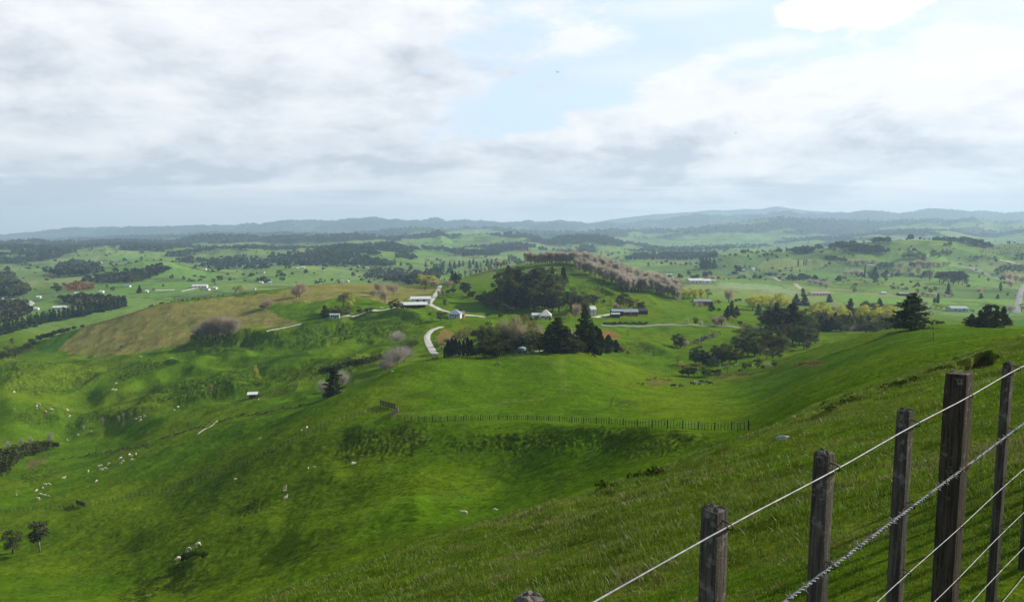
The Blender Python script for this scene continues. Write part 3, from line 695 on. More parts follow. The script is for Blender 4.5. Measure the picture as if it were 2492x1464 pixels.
def twig_mesh(rng, mode='round', n=900, w=.42, thick=.0032):
    """bare crown: limbs that split into many thin upward twigs"""
    V = []; Q = []; cnt = 0
    def strip(p, q, r):
        nonlocal cnt
        d = q - p; d /= np.linalg.norm(d) + 1e-9
        a = np.cross(d, rng.normal(size=3)); a /= np.linalg.norm(a) + 1e-9; b = np.cross(d, a)
        for k in (a, b):
            V.extend([p - k * r, p + k * r, q + k * r * .4, q - k * r * .4]); Q.append((cnt, cnt + 1, cnt + 2, cnt + 3)); cnt += 4
    ends = []
    for i in range(26 if mode == 'round' else 30):
        if mode == 'round':
            a = rng.uniform(0, 6.28); t = rng.uniform(.03, .36); e = rng.uniform(.3, 1.0)
            p = np.array([0, 0, t]); q = np.array([math.cos(a) * w * e * .8, math.sin(a) * w * e * .8, t + rng.uniform(.28, .5) * (1.25 - .45 * e)])
        else:
            a = rng.uniform(0, 6.28); t = rng.uniform(.04, .74); e = rng.uniform(.4, 1)
            p = np.array([0, 0, t]); q = np.array([math.cos(a) * w * e * .6, math.sin(a) * w * e * .6, t + rng.uniform(.16, .30)])
        strip(p, q, thick * 2.2); ends.append((p, q))
    for i in range(n):
        p, q = ends[rng.integers(0, len(ends))]
        s = p + (q - p) * rng.uniform(.3, 1.0)
        d = (q - p) / (np.linalg.norm(q - p) + 1e-9) + rng.normal(size=3) * (.75 if mode == 'round' else .42) + np.array([0, 0, .35 if mode == 'round' else .9])
        d /= np.linalg.norm(d); L = rng.uniform(.07, .22) if mode == 'round' else rng.uniform(.07, .18)
        e = s + d * L
        if e[2] > 1.0 - .9 * (e[0] ** 2 + e[1] ** 2) / (w * w) * .35 - rng.uniform(0, .22): continue
        strip(s, e, thick * rng.uniform(.6, 1.1))
        if rng.random() < .7:
            d2 = d + rng.normal(size=3) * .5; d2 /= np.linalg.norm(d2); f = e + d2 * L * .7
            if f[2] < 1.02: strip(e, f, thick * .6)
    return np.array(V), np.array(Q)
KIND = {}   # kind -> (object name, everyday name, description, list of (crown mesh, trunk mesh), single-mesh variants)
def reg(kind, name, cat, desc, protos):
    KIND[kind] = dict(name=name, cat=cat, desc=desc, protos=protos, single=[None] * len(protos))
def proto(kind, cards_vq, trunk):
    v, q = cards_vq
    return (np_mesh('crown', v, q, mats=(LEAF[kind],)), trunk)
def make_kinds():
    g = lambda s: np.random.default_rng(s)
    reg('pine', 'pine_tree', 'tree', 'dark green pine', [proto('pine', crown_pine(g(i), 13, w, irr, .06, 3400 if bl else 2600, .026, bl), trunk_mesh(g(i), .95, .018, 0, .01)) for i, w, irr, bl in ((1, .30, .25, False), (2, .33, .28, True), (3, .26, .3, False), (4, .36, .30, True))])
    reg('plantation', 'plantation_pine', 'tree', 'dark conical plantation pine', [proto('pine_far', crown_pine(g(10 + i), 9, .22, .15, .06, 900, .04), trunk_mesh(g(i), .95, .016, 0, .0)) for i in range(3)])
    reg('round', 'evergreen_tree', 'tree', 'dark rounded evergreen', [proto('round', lobed(g(20 + i), 26, 3000, .50, .37, .50, .15, .024, .45, .02), trunk_mesh(g(i), .6, .026)) for i in range(4)])
    reg('cypress', 'cypress_tree', 'tree', 'narrow black-green cypress', [proto('cypress', crown_column(g(30 + i), 1500, .10 + .03 * i), trunk_mesh(g(i), .9, .015, 0, 0)) for i in range(3)])
    reg('gum', 'gum_tree', 'tree', 'tall loose gum tree', [proto('gum', lobed(g(40 + i), 14, 2000, .60, .25, .40, .12, .025, .3, .14), trunk_mesh(g(i), .85, .017, 6, .05, BARK_PALE, .2, .4)) for i in range(3)])
    reg('willow', 'willow_tree', 'tree', 'yellow-green spring willow', [proto('willow', lobed(g(50 + i), 26, 2600, .52, .40, .46, .14, .022, .4, .05), trunk_mesh(g(i), .6, .024)) for i in range(3)])
    reg('olive', 'budding_tree', 'tree', 'olive-brown budding tree', [proto('olive', lobed(g(60 + i), 22, 1500, .54, .38, .46, .15, .019, .4, .05), trunk_mesh(g(i), .7, .022, 9, .03, BARK, .26)) for i in range(3)])
    reg('bare', 'bare_tree', 'tree', 'bare brown-twigged tree', [proto('bare', twig_mesh(g(70 + i), 'round', 1900, .44, .0026), trunk_mesh(g(i), .5, .020, 6, .03, BARK)) for i in range(3)])
    reg('grey', 'leafless_tree', 'tree', 'leafless grey tree', [proto('grey', twig_mesh(g(80 + i), 'round', 1500, .46, .0026), trunk_mesh(g(i), .5, .020, 6, .04, BARK_PALE)) for i in range(3)])
    reg('poplar', 'poplar_tree', 'tree', 'bare pinkish-brown poplar', [proto('poplar', twig_mesh(g(90 + i), 'up', 1800, .30, .0036), trunk_mesh(g(i), .9, .014, 0, .02, BARK_PALE)) for i in range(3)])
    reg('shrub', 'shrub', 'shrub', 'low dark shrub', [proto('shrub', lobed(g(100 + i), 16, 1500, .42, .55, .48, .24, .045, .3, .0), trunk_mesh(g(i), .4, .03, 3, .05)) for i in range(3)])
    reg('rust', 'rusty_bush', 'bush', 'rust-orange bush', [proto('rust', lobed(g(110 + i), 14, 900, .45, .50, .45, .22, .045, .3, .0), trunk_mesh(g(i), .4, .02, 3, .05)) for i in range(2)])
make_kinds()
def single_mesh(kind, i):
    K = KIND[kind]
    if K['single'][i] is None:
        cr, tr = K['protos'][i]
        bm = bmesh.new(); bm.from_mesh(cr); n = len(bm.faces); bm.from_mesh(tr)
        bm.faces.ensure_lookup_table()
        for f in bm.faces[n:]: f.material_index = 1
        me = bpy.data.meshes.new(K['name']); bm.to_mesh(me); bm.free()
        me.materials.append(cr.materials[0]); me.materials.append(tr.materials[0])
        K['single'][i] = me
    return K['single'][i]
PENDING = []    # (group, kind, place, object, px) -> labelled when all are placed
NTREE = 0
def tree(kind, px, py, h, w=None, group='', place='', variant=None, ymin=2.0, ymax=9000.0, label=None, pos=None):
    """a tree whose foot shows at photo pixel (px, py) and which is h pixels tall there"""
    global NTREE
    K = KIND[kind]; NTREE += 1
    P = hit(px, py, ymin, ymax) if pos is None else np.array(pos)
    hm = h * math.hypot(P[1], 0) / F
    rng = np.random.default_rng(int(px * 7 + py * 131))
    i = variant if variant is not None else int(rng.integers(0, len(K['protos'])))
    base_w = {'pine': .62, 'plantation': .42, 'round': .80, 'cypress': .24, 'gum': .52, 'willow': .9, 'olive': .85, 'bare': .85, 'grey': .85, 'poplar': .30, 'shrub': 1.15, 'rust': 1.1}[kind]
    sx = hm * ((w / base_w) if w else rng.uniform(.88, 1.15))
    if h < 15:
        r = link(K['name'], single_mesh(kind, i)); r.location = P; r.rotation_euler = (0, 0, rng.uniform(0, 6.28)); r.scale = (sx, sx, hm)
    else:
        r = empty(K['name'], P, rng.uniform(0, 6.28), (sx, sx, hm))
        cr, tr = K['protos'][i]
        link('crown', cr, r); link('trunk', tr, r)
    r['category'] = K['cat']
    if label: r['label'] = label; 
    PENDING.append((group, kind, place, r, px, label))
    return r
def label_trees():
    sets = {}
    for g, kind, place, o, px, lab in PENDING:
        if g: o['group'] = g
        if not lab: sets.setdefault((g, kind, place), []).append((px, o))
    for (g, kind, place), L in sets.items():
        L.sort(key=lambda t: t[0]); d = KIND[kind]['desc']
        for i, (px, o) in enumerate(L):
            o['label'] = f'{d} {place}' + ('' if len(L) == 1 or len(L) > 20 else f', {ordinal(i, len(L))}')
# ------------------------------------------------------------------ planting, zone by zone (foot x, foot y, height in photo pixels[, width/height])
def zone(group, place, items, ymin=2.0, ymax=9000.0):
    for it in items:
        kind, px, py, h = it[:4]; w = it[4] if len(it) > 4 else None
        tree(kind, px, py, h, w, group, place, ymin=ymin, ymax=ymax)
def row(kind, pts, n, h0, h1, jx=4, jy=3, seed=1, w=None):
    rng = np.random.default_rng(seed); p = np.array(pts, float)
    s = np.concatenate([[0], np.cumsum(np.hypot(*np.diff(p, axis=0).T))]); t = (np.arange(n) + .5) / n * s[-1]
    x = np.interp(t, s, p[:, 0]) + rng.uniform(-jx, jx, n); y = np.interp(t, s, p[:, 1]) + rng.uniform(-jy, jy, n)
    return [(kind, float(a), float(b), float(rng.uniform(h0, h1))) + ((w,) if w else ()) for a, b in zip(x, y)]
# the grove by the green tank
zone('trees of the near grove', 'in the front hedge of the tank grove', [('cypress',x,y,h) for x,y,h in
  [(1082,859,28),(1091,861,42),(1100,862,44),(1109,863,40),(1118,864,36),(1128,865,38),(1138,866,46),(1147,866,40)]] +
  [('shrub',x,y,h) for x,y,h in [(1160,868,30),(1178,869,34),(1196,869,32),(1210,868,36),(1225,864,34),(1240,860,30),(1255,857,26)]], 225, 330)
zone('trees of the near grove', 'standing in the grove behind the green tank', [('round',1165,862,74,.62),('round',1186,862,84,.6),('round',1176,864,58,.8),
  ('olive',1130,842,66,.85),('olive',1215,857,82,.55),('bare',1232,858,94,.5),('olive',1250,856,96,.55),('bare',1262,856,100,.55),('olive',1278,852,92,.55),('olive',1295,852,80,.6),('bare',1306,850,74,.6),
  ('round',1290,852,52,.8),('willow',1206,857,24,.9),('willow',1234,850,22,.7),('round',1318,853,48,.9),('grey',1383,836,60,.9),('grey',1395,830,50,.9)], 235, 345)
zone('trees of the near grove', 'at the right end of the tank grove', [('pine',1338,855,68,.85),('pine',1357,857,86,.95),('pine',1376,857,64,.95),('round',1390,857,46,1.0),('pine',1424,853,112,.5),('pine',1441,852,74,.55),
  ('cypress',1450,850,70,.28),('cypress',1458,846,66,.26),('round',1408,857,34,1.2),('shrub',1440,857,24),('shrub',1455,854,28)], 245, 330)
zone('bushes right of the grove', 'in the small clump beyond the grove', [('cypress',1480,856,42,.4),('round',1490,855,30),('cypress',1498,857,30,.45),('shrub',1486,858,22),('round',1508,857,20),('rust',1516,859,14),('rust',1527,862,12)], 260, 400)
zone('scrubby trees on the cutting', 'by the cutting beside the white road', [('bare',1092,838,22,1.6),('rust',1106,826,14,1.4),('bare',1076,852,12,1.5)], 280, 450)
zone('dark understory of the near grove', 'filling the middle of the tank grove', [('round', 1196 + i * 13, 860 - i * .6, (46, 38, 52, 42, 34)[i % 5], .95) for i in range(12)], 228, 345)
# the wood on the central hill
wood = []
for x,y,h,n,x0,x1,kinds in [(0,753,76,10,1222,1342,('round','pine','round','gum')),(0,743,82,10,1216,1346,('pine','round','gum')),(0,729,76,10,1222,1350,('round','pine','gum')),(0,713,62,10,1232,1350,('pine','cypress','gum','round'))]:
    rng = np.random.default_rng(int(y))
    for i in range(n):
        wood.append((kinds[i % len(kinds)], x0 + (x1 - x0) * (i + .5) / n + rng.uniform(-3, 3), y + rng.uniform(-3, 3), h * rng.uniform(.70, 1.12)))
zone('trees of the central wood', 'packed in the wood on the central hill', wood, 470, 760)
zone('trees of the central wood', 'rising above the central wood', [('cypress',1240,708,46,.22),('cypress',1258,704,40,.2),('gum',1297,704,54,.3),('cypress',1304,702,40,.16),('gum',1316,702,48,.35),('cypress',1327,704,32,.25),('cypress',1371,692,42,.28),('cypress',1355,692,26,.3)], 560, 790)
zone('trees at the wood edge', 'along the left edge of the central wood', [('shrub',1150,724,20),('willow',1158,729,14,1.3),('shrub',1166,735,22),('round',1174,740,24),('round',1185,748,42,.8),('round',1196,750,42,.8),('round',1198,736,34),('gum',1200,706,20,.8),('round',1208,752,26,1.0),('round',1222,757,24,1.1),('round',1228,764,32,.8),('olive',1246,763,18,1.6),('shrub',1188,770,9,1.8)], 450, 760)
zone('trees at the wood edge', 'behind the cream villa', [('round',1344,756,58,.7),('round',1360,758,58,.8),('gum',1376,768,66,.6),('round',1390,764,68,.7),('gum',1402,768,58,.6),('round',1413,764,54,.8),('round',1425,758,50,.7),('gum',1438,752,42,.7),('round',1447,746,30),('bare',1399,772,44,.45),('bare',1407,772,40,.45),('willow',1385,774,15,1.2),('olive',1441,760,18,1.0),('round',1360,722,34),('round',1352,712,30),('round',1366,702,24,1.1),('round',1376,694,26)], 430, 800)
zone('trees at the wood edge', 'in the garden of the cream villa', [('rust',1280,776,14,1.0),('round',1274,780,18,1.1),('shrub',1304,779,9),('shrub',1338,779,9),('cypress',1306,778,10,.4),('shrub',1294,782,9),('round',1290,779,11)], 420, 600)
# poplars along the ridge of the central hill
pop = row('poplar', [(1280,645),(1330,644),(1390,642)], 34, 27, 36, 2, 1.5, 3) + row('poplar', [(1392,642),(1450,657),(1500,671),(1560,690),(1620,703),(1648,714)], 80, 28, 40, 3, 4, 4)
zone('poplars along the hill crest', 'in the row along the central hill crest', pop, 600, 900)
pop = row('poplar', [(1395,650),(1450,673),(1500,690),(1560,706)], 64, 28, 40, 4, 5, 5) + row('poplar', [(1500,699),(1530,707),(1580,707),(1620,717),(1654,732)], 56, 30, 42, 4, 5, 6)
zone('poplars on the hill shoulder', 'on the shoulder below the central hill crest', pop, 560, 850)
zone('trees behind the hill', 'behind the left shoulder of the central hill', row('poplar', [(1130,676),(1180,664),(1240,650)], 14, 16, 24, 3, 1, 8), 700, 1100)
zone('dark trees right of the poplars', 'in the row right of the ridge poplars', [('round',1477,656,24),('round',1487,660,30),('round',1497,662,30),('round',1508,664,26),('round',1518,664,26),('round',1528,668,24,1.0),('pine',1530,662,22,.6),('round',1540,670,20,1.2),('shrub',1514,650,10),('shrub',1524,648,8)], 760, 1500)
zone('trees on the knoll', 'on the knoll above the farm sheds', [('round',1508,746,30,.9),('round',1518,745,38,.7),('round',1530,750,28,1.0),('olive',1541,752,30,1.0),('olive',1552,753,28,1.0),('round',1560,754,24,1.0),('bare',1500,752,20),('shrub',1545,756,12),('shrub',1564,752,12),('shrub',1455,728,8),('shrub',1470,735,8)], 480, 700)
# roadside trees beyond the dairy shed
zone('trees where the white road climbs', 'where the white road meets the skyline', [('willow',1026,695,30,1.3),('willow',1050,697,34,1.3),('bare',1036,698,24,1.1),('bare',1056,700,26,1.3),('round',1036,694,20,1.0),('bare',1090,700,22,1.6),('pine',1101,692,36,.5),('round',1118,686,24,.7),('pine',1108,690,28,.6)], 560, 1000)
zone('trees where the white road climbs', 'on the rise right of the white road', [('round',1103,715,24,.7),('gum',1090,721,20,.6),('gum',1126,720,38,.45),('gum',1137,721,38,.5),('round',1132,716,26,.7),('round',1083,744,20,.55),('grey',1068,722,24,.5),('grey',1077,724,26,.4),('shrub',1145,722,14)], 430, 800)
zone('garden trees of the blue-roofed house', 'beside the blue-roofed house', [('round',1072,780,24,1.0),('round',1066,768,12,.9),('round',1084,770,13,.9),('shrub',1046,767,9,.9),('shrub',1120,757,6),('shrub',1218,773,10)], 400, 640)
# left-hand drive
zone('trees along the dairy drive', 'along the drive left of the dairy shed', [('pine',790,772,30,.8),('round',806,770,24),('round',820,770,28,.9),('round',832,770,26),('round',843,769,26,.9),('round',874,763,19,.85),('round',893,761,14,.9),('round',903,760,13,.8),('round',953,753,25,.9),('round',966,753,28,.7),('round',976,750,16,.9),('shrub',980,753,9)], 400, 640)
zone('trees along the dairy drive', 'on the green bank above the drive', [('olive',836,752,46,.85),('willow',852,752,40,.8),('olive',848,750,48,.8)], 470, 680)
zone('bare trees on the brown hill', 'on the brown hillside', [('bare',937,737,42,.8),('bare',958,716,32,1.0),('bare',922,714,36,.9),('bare',908,721,22,1.0),('bare',729,723,46,.95),('bare',722,724,30,1.2),('bare',650,750,30,1.5),('shrub',640,750,12,1.5),('bare',946,712,30,.9)], 480, 760)
zone('bare thicket below the brown hill', 'in the bare thicket below the brown hill', [('grey',490,826,44,1.3),('bare',505,826,56,.9),('grey',518,825,64,.8),('bare',532,823,68,.8),('grey',546,820,62,.8),('bare',558,818,56,.9),('grey',570,814,46,1.0),('shrub',476,827,18,1.6),('bare',525,826,50,1.0)], 380, 640)
# left edge: plantation, hedge, valley trees
plan = row('plantation', [(-4,818),(60,800),(130,782),(200,768),(260,756),(312,746)], 30, 24, 31, 2, 2, 11) + row('plantation', [(-4,808),(80,788),(160,771),(240,757),(305,745)], 28, 22, 28, 2, 2, 12)
zone('rows of plantation pines', 'in the plantation beyond the brown hill', plan, 610, 1000)
zone('hedge on the hill edge', 'in the hedge by the brown hill', [('shrub',x,y,h) for x,y,h in [(6,876,26),(32,868,22),(44,864,20),(55,858,20),(66,850,20),(80,840,20),(95,830,18),(110,823,18),(122,816,18),(135,809,16),(150,803,16),(165,796,14),(180,791,12),(200,783,9)]] + [('round',20,872,32,.8),('round',38,868,28,.9)], 380, 640)
zone('trees in the left valley', 'alone in the pale field beyond the hedge', [('round',29,838,17,.8)], 500, 1000)
tree('round', 31, 1346, 74, .62, 'pair of trees on the near left slope', label='smaller loose-crowned tree, left of the pair on the left slope', variant=1, ymin=90)
tree('gum', 97, 1342, 90, .62, 'pair of trees on the near left slope', label='taller tree with pale trunk, right of the pair on the left slope', variant=0, ymin=90)
thick = [('shrub',5,1158,78,1.0),('shrub',22,1142,64,1.0),('shrub',40,1128,52,1.0),('shrub',56,1114,46,1.0),('shrub',74,1108,42),('shrub',94,1103,36),('shrub',114,1098,36,.9),('shrub',132,1092,20)]
zone('dark thicket in the valley', 'in the dark thicket at the left margin', thick + [('grey',52,1085,26,.5),('grey',122,1078,30,.5),('grey',74,1080,24,.5),('grey',20,1092,26,.5)], 170, 330)
tree('pine', 812, 964, 74, .74, 'valley trees', label='dark pyramid tree standing behind the shaded left slope', variant=0, ymin=226)
zone('valley trees', 'beside the dark pyramid tree', [('grey',786,958,44,.75),('grey',834,944,56,.7)], 226, 420)
zone('valley trees', 'in the scrub left of the white road', [('grey',950,896,50,1.1),('grey',968,889,56,1.1),('grey',985,880,46,1.2),('grey',938,902,36,1.2)], 245, 420)
zone('valley trees', 'alone by the fence below the white road', [('grey',967,838,42,1.0)], 300, 460)
zone('young willows in the valley', 'on the gully bank in the left valley', [('willow',622,926,44,.4),('willow',630,932,28,.5),('olive',512,962,36,.45),('olive',504,958,20,.5),('olive',626,915,24,.6)], 240, 440)
zone('young bare trees in the valley', 'lining the gully of the left valley', [('grey',x,y,h,.4) for x,y,h in [(205,1050,20),(250,1036,26),(290,1028,24),(300,1024,26),(318,1020,22),(125,1070,26)]], 230, 400)
# right-hand grove
zone('trees in the green basin', 'in the green basin below the road', [('round',1646,843,36,.9),('round',1657,845,30,.9),('grey',1669,846,24,.8),('round',1692,788,18,.9),('grey',1672,788,16,.8),('grey',1706,794,17,.7),('bare',1740,792,26,1.1),('bare',1756,794,30,1.0),('bare',1748,793,20,1.3)], 300, 620)
zone('trees at the left foot of the right grove', 'at the left foot of the right grove', [('round',1692,886,44,.8),('round',1702,888,50,.75),('round',1713,889,42,.9),('grey',1728,888,32,1.0),('grey',1738,886,24,1.1)], 260, 400)
rg = [('round',1745,882,48,.8),('round',1757,884,44,.9),('round',1776,884,40,1.0),('round',1792,882,36,1.2),('round',1765,878,50),('round',1790,856,46),('round',1806,858,48),('round',1820,864,50),('round',1836,868,52),('round',1850,864,50),('round',1812,838,40),('round',1832,842,42),('round',1858,850,52),('olive',1815,830,34,1.2),('round',1876,858,56),('gum',1866,842,50),('round',1886,850,60),('round',1880,872,34),('olive',1866,874,30,.9),('round',1898,872,32)]
zone('trees of the right grove', 'on the near side of the right grove', rg, 255, 470)
rg = [('round',1866,800,58,.8),('round',1876,806,64,.7),('pine',1888,806,70,.6),('gum',1900,806,64,.7),('round',1912,802,60,.7),('cypress',1922,806,66,.35),('pine',1930,806,70,.6),('olive',1942,808,62,.8),('round',1954,806,62,.7),('round',1968,812,54,.8),('round',1910,842,58,.8),('round',1928,836,56,.8),('round',1945,842,58,.8),('gum',1956,850,62,.7),('round',1972,838,46,.9),('round',1905,858,46,.9),('round',1962,852,30),('round',1984,836,26),('rust',1912,826,30,.8)]
zone('trees of the right grove', 'on the crest of the right grove', rg, 270, 560)
zone('bushes along the paddock fence', 'along the fence below the right grove', [('round',1662,914,24),('round',1676,915,28),('round',1689,915,27,.8),('round',1712,914,25),('round',1724,914,20),('shrub',1735,910,13),('shrub',1748,909,14),('olive',1770,906,20,1.6),('willow',1660,894,18,1.6),('olive',1702,898,18,1.8),('round',1812,898,20),('round',1824,895,16),('round',1843,896,28,.9),('grey',1868,896,16,1.3),('round',1884,892,18),('shrub',1800,905,8),('shrub',1856,896,10),('olive',1672,900,18,1.2)], 235, 380)
zone('yellow willows on the plain edge', 'beyond the right grove', [('willow',1833,748,36,1.0),('willow',1858,748,36,1.0),('willow',1895,746,36,1.1),('willow',1848,750,28,1.2),('willow',1915,744,26,1.0)], 520, 1100)
zone('yellow willows by the brown bungalow', 'behind the brown bungalow', [('willow',1664,728,30,.9),('willow',1677,729,32,.8),('willow',1691,729,32,.8),('willow',1706,729,32,.8),('olive',1722,726,26,1.0),('olive',1640,728,34,.8)], 540, 1100)
zone('trees round the brown bungalow', 'near the brown bungalow', [('bare',1773,736,42,.85),('pine',1732,757,23,.75),('pine',1780,775,44,.65),('pine',1770,778,32,.7),('pine',1792,768,24,.7),('pine',1845,767,28,.7),('shrub',1790,734,9),('shrub',1800,733,9),('rust',1748,740,13,1.1),('rust',1740,738,6,1.0),('bare',1690,745,14,1.6),('bare',1704,748,14,1.3),('shrub',1750,756,8,1.4),('willow',1782,784,18,1.3),('olive',1815,806,22,1.9),('olive',1850,800,16,1.6),('olive',1866,780,26,1.2),('shrub',1800,790,10,1.6)], 420, 900)
zone('trees by the low pink-roofed house', 'left of the long low roof', [('pine',1937,743,28,.7),('pine',1958,744,28,.7),('gum',1953,736,40,.25),('round',1928,742,16,.8),('pine',2018,735,20,.7)], 560, 1000)
# trees behind the right-hand ridge
zone('trees behind the green ridge', 'in the dip behind the right ridge', [('willow',1984,772,40,1.1),('olive',1990,776,28,1.2),('willow',2044,772,30,.95),('willow',2089,782,44,.62),('willow',2136,776,42,.85),('willow',2162,770,38,.8),('willow',2128,782,30,1.0),('olive',2155,800,44,1.2),('bare',2110,804,26,1.2),('bare',2128,802,28,1.2),('bare',2020,776,24,1.0),('bare',2030,752,22,.9),('grey',2080,806,24,1.6),('grey',2062,806,22,1.4)], 285, 700)
zone('trees behind the green ridge', 'among the willows behind the right ridge', [('pine',2068,782,56,.5),('round',2104,772,46,.65),('round',2120,776,46,.6),('pine',2142,744,24,.6),('round',2168,742,14,1.6),('pine',1984,806,34,.6),('pine',1998,804,38,.6),('pine',2010,808,32,.7),('pine',2022,806,38,.6),('round',2034,806,32,.8),('round',2046,806,28),('round',2060,790,26),('round',2134,790,32,.8),('round',2094,800,22)], 285, 800)
zone('belt of trees behind the green ridge', 'in the dense belt behind the right ridge', row('round', [(1976,790),(2055,803),(2125,811),(2182,803)], 13, 26, 42, 3, 3, 41) + row('pine', [(1980,786),(2055,798),(2120,804)], 7, 28, 40, 4, 3, 42) + row('olive', [(2000,792),(2060,800),(2175,800)], 6, 30, 44, 5, 3, 43) + row('willow', [(1976,776),(2050,786),(2172,788)], 10, 36, 52, 4, 4, 44), 285, 620)
zone('yellow willows beyond the right grove', 'tall behind the right grove', [('willow',1832,756,44,1.0),('willow',1852,757,48,.95),('willow',1872,757,42,.9),('willow',1893,757,48,.9),('willow',1908,757,42,.9)], 440, 900)
tree('pine', 2218, 801, 88, .98, 'dark pines on the green ridge', label='largest dark spreading pine standing on the right ridge', variant=3, ymin=200, ymax=420)
zone('dark pines on the green ridge', 'in the right-hand clump on the ridge', [('round',2350,791,20),('pine',2364,793,30,.9),('pine',2384,796,42,.8),('pine',2398,798,48,.7),('gum',2409,798,66,.55),('pine',2424,800,50,.7),('pine',2440,801,46,.6),('pine',2452,802,30,.8),('round',2412,800,36,.9)], 200, 480)
zone('dark pines on the green ridge', 'between the ridge pines', [('shrub',2268,790,10),('shrub',2280,789,10),('shrub',2292,789,10)], 200, 520)
# plain, right-hand side
P = [('pine',2129,682,34,.5),('round',2121,674,20,1.1),('gum',2152,682,20,.6),('round',2156,684,12),('round',2170,676,14,.6),('cypress',2104,677,34,.10),
 ('bare',2058,670,14,1.6),('bare',2074,671,16,1.4),('bare',2086,672,22,1.0),('bare',2096,674,20,1.0),('bare',2070,642,12,1.4),('bare',2085,646,18,1.4),('bare',2100,645,16,1.4),('bare',2112,642,13),('bare',2126,640,12,1.3),
 ('bare',2190,656,26,.8),('bare',2188,668,20,.8),('bare',2214,666,22,.7),('bare',2234,670,28,.7),('bare',2234,648,20,1.2),('bare',2246,650,20,1.1),('bare',2258,650,22,1.0),('bare',2272,650,18),('bare',2284,649,16),('bare',2296,648,16),('bare',2308,646,13),
 ('grey',1972,690,16,1.4),('grey',1986,694,18,1.3),('grey',1998,698,20,1.2),('grey',2010,702,18,1.2),('olive',2078,712,22,1.0),('round',2080,711,14),
 ('gum',2250,682,26),('olive',2262,684,32,.8),('round',2242,680,16),('gum',2286,690,34,.8),('round',2296,688,28,.8),('gum',2308,692,38,.8),('round',2320,692,36,.7),('gum',2332,692,38,.7),('gum',2342,694,32,.8),('round',2352,692,16),
 ('pine',2307,716,27,.6),('round',2252,706,12,.8),('round',2264,713,14,.8),('round',2276,708,13,.8),('round',2232,713,12),('bare',2224,722,14,1.2),('bare',2245,720,14,1.3),('bare',2258,722,14,1.2),('bare',2272,722,14,1.3),('bare',2300,724,13,1.2),('bare',2318,722,12,1.2),('cypress',2282,738,24,.3),('cypress',2274,738,14,.35),('round',2316,720,11),
 ('round',2428,670,20),('round',2440,664,22),('round',2452,662,24),('round',2465,663,22),('round',2480,664,24),('bare',2444,682,26,.9),('bare',2458,686,28,.9),('bare',2472,688,28,.9),('bare',2488,690,28,.9),('bare',2460,699,24,1.1),
 ('round',2476,628,15),('round',2488,628,15),('pine',2435,701,16,.6),('pine',2435,708,11,.8),('pine',2387,726,14,.6),('pine',2428,726,11,.7),('bare',2383,718,24,.7),('round',2452,720,10),('grey',2470,724,16,.7),('round',2405,684,9),('round',2382,677,9),('round',2392,668,6),
 ('grey',2458,760,24,1.1),('olive',2486,758,22,1.0),('willow',2278,750,16,1.4),('willow',2290,752,14,1.6),('grey',2250,748,20,1.1),('olive',2262,768,14,1.4),('round',2368,760,8),('round',2362,758,7),
 ('round',2174,704,10,1.6),('round',2186,704,8),('grey',2196,706,10,1.2),('round',2205,706,9,1.5),('grey',2110,690,8,1.6),('round',2132,689,7),('olive',2148,692,8,1.6),('pine',2140,744,20,.6)]
zone('trees on the right-hand plain', 'on the plain beyond the right ridge', P, 560, 3000)
P = [('round',2140,652,15,1.0),('round',2150,652,17,1.0),('round',2160,652,17,1.0),('round',2170,652,16,1.0)]
zone('dark block of shelter trees', 'in the dark square shelter block', P, 560, 3000)
P = [('round',2199,629,15,.9),('round',2213,629,20,.9),('round',2224,627,14),('round',2236,629,20,.9),('round',2248,627,14),('round',2272,625,20,.9),('round',2283,628,16),('round',2294,620,15),('round',2304,621,16),('round',2312,620,12),
 ('bare',2068,640,10,1.6),('round',2190,610,8),('round',2150,614,10),('round',2156,617,9),('round',2055,616,10),('round',2066,621,10),('round',2075,625,8),('round',2380,592,12),('round',2391,592,11),('round',2378,598,6),('round',2360,628,6),('round',2376,630,8,2.0),('round',2334,630,5),
 ('round',1945,681,11),('round',1954,680,13),('round',1966,679,10),('round',1980,677,9),('round',2012,682,7),('round',1946,662,8),('cypress',1942,648,18,.15),('cypress',1956,646,14,.15),('cypress',1961,646,14,.15),
 ('pine',1710,652,26,.6),('pine',1718,652,27,.6),('pine',1727,652,25,.6),('pine',1738,653,22,.7),('round',1680,646,10),('round',1668,647,8),('round',1578,650,13),('round',1500,632,8),('round',1480,625,12),('round',1489,622,10),('round',1462,624,9),
 ('gum',1860,628,14,.6),('gum',1820,630,12,.6),('round',1868,624,12),('round',1878,624,14),('round',1848,627,8),('round',1840,660,9),('round',1812,652,9),('round',1824,652,7),('round',1848,662,8),('gum',1850,684,18,.7),('gum',1868,640,14,.4),
 ('bare',1720,684,14,1.2),('bare',1735,682,16,1.2),('bare',1750,680,14,1.2),('bare',1762,682,10),('pine',1682,676,10,.6),('pine',1695,677,10,.6),('round',1718,681,12),('bare',1650,690,16,1.2),('olive',1640,690,18,1.3),('olive',1660,700,18,1.2)]
zone('scattered trees across the plain', 'far out on the open plain', P, 700, 5000)
zone('rows of young bare trees', 'in the rows on the far right field', row('grey', [(2382,612),(2430,608),(2492,606)], 14, 9, 12, 1, .5, 21, .6) + row('grey', [(2385,618),(2440,617),(2492,616)], 12, 9, 12, 1, .5, 22, .6), 900, 5000)
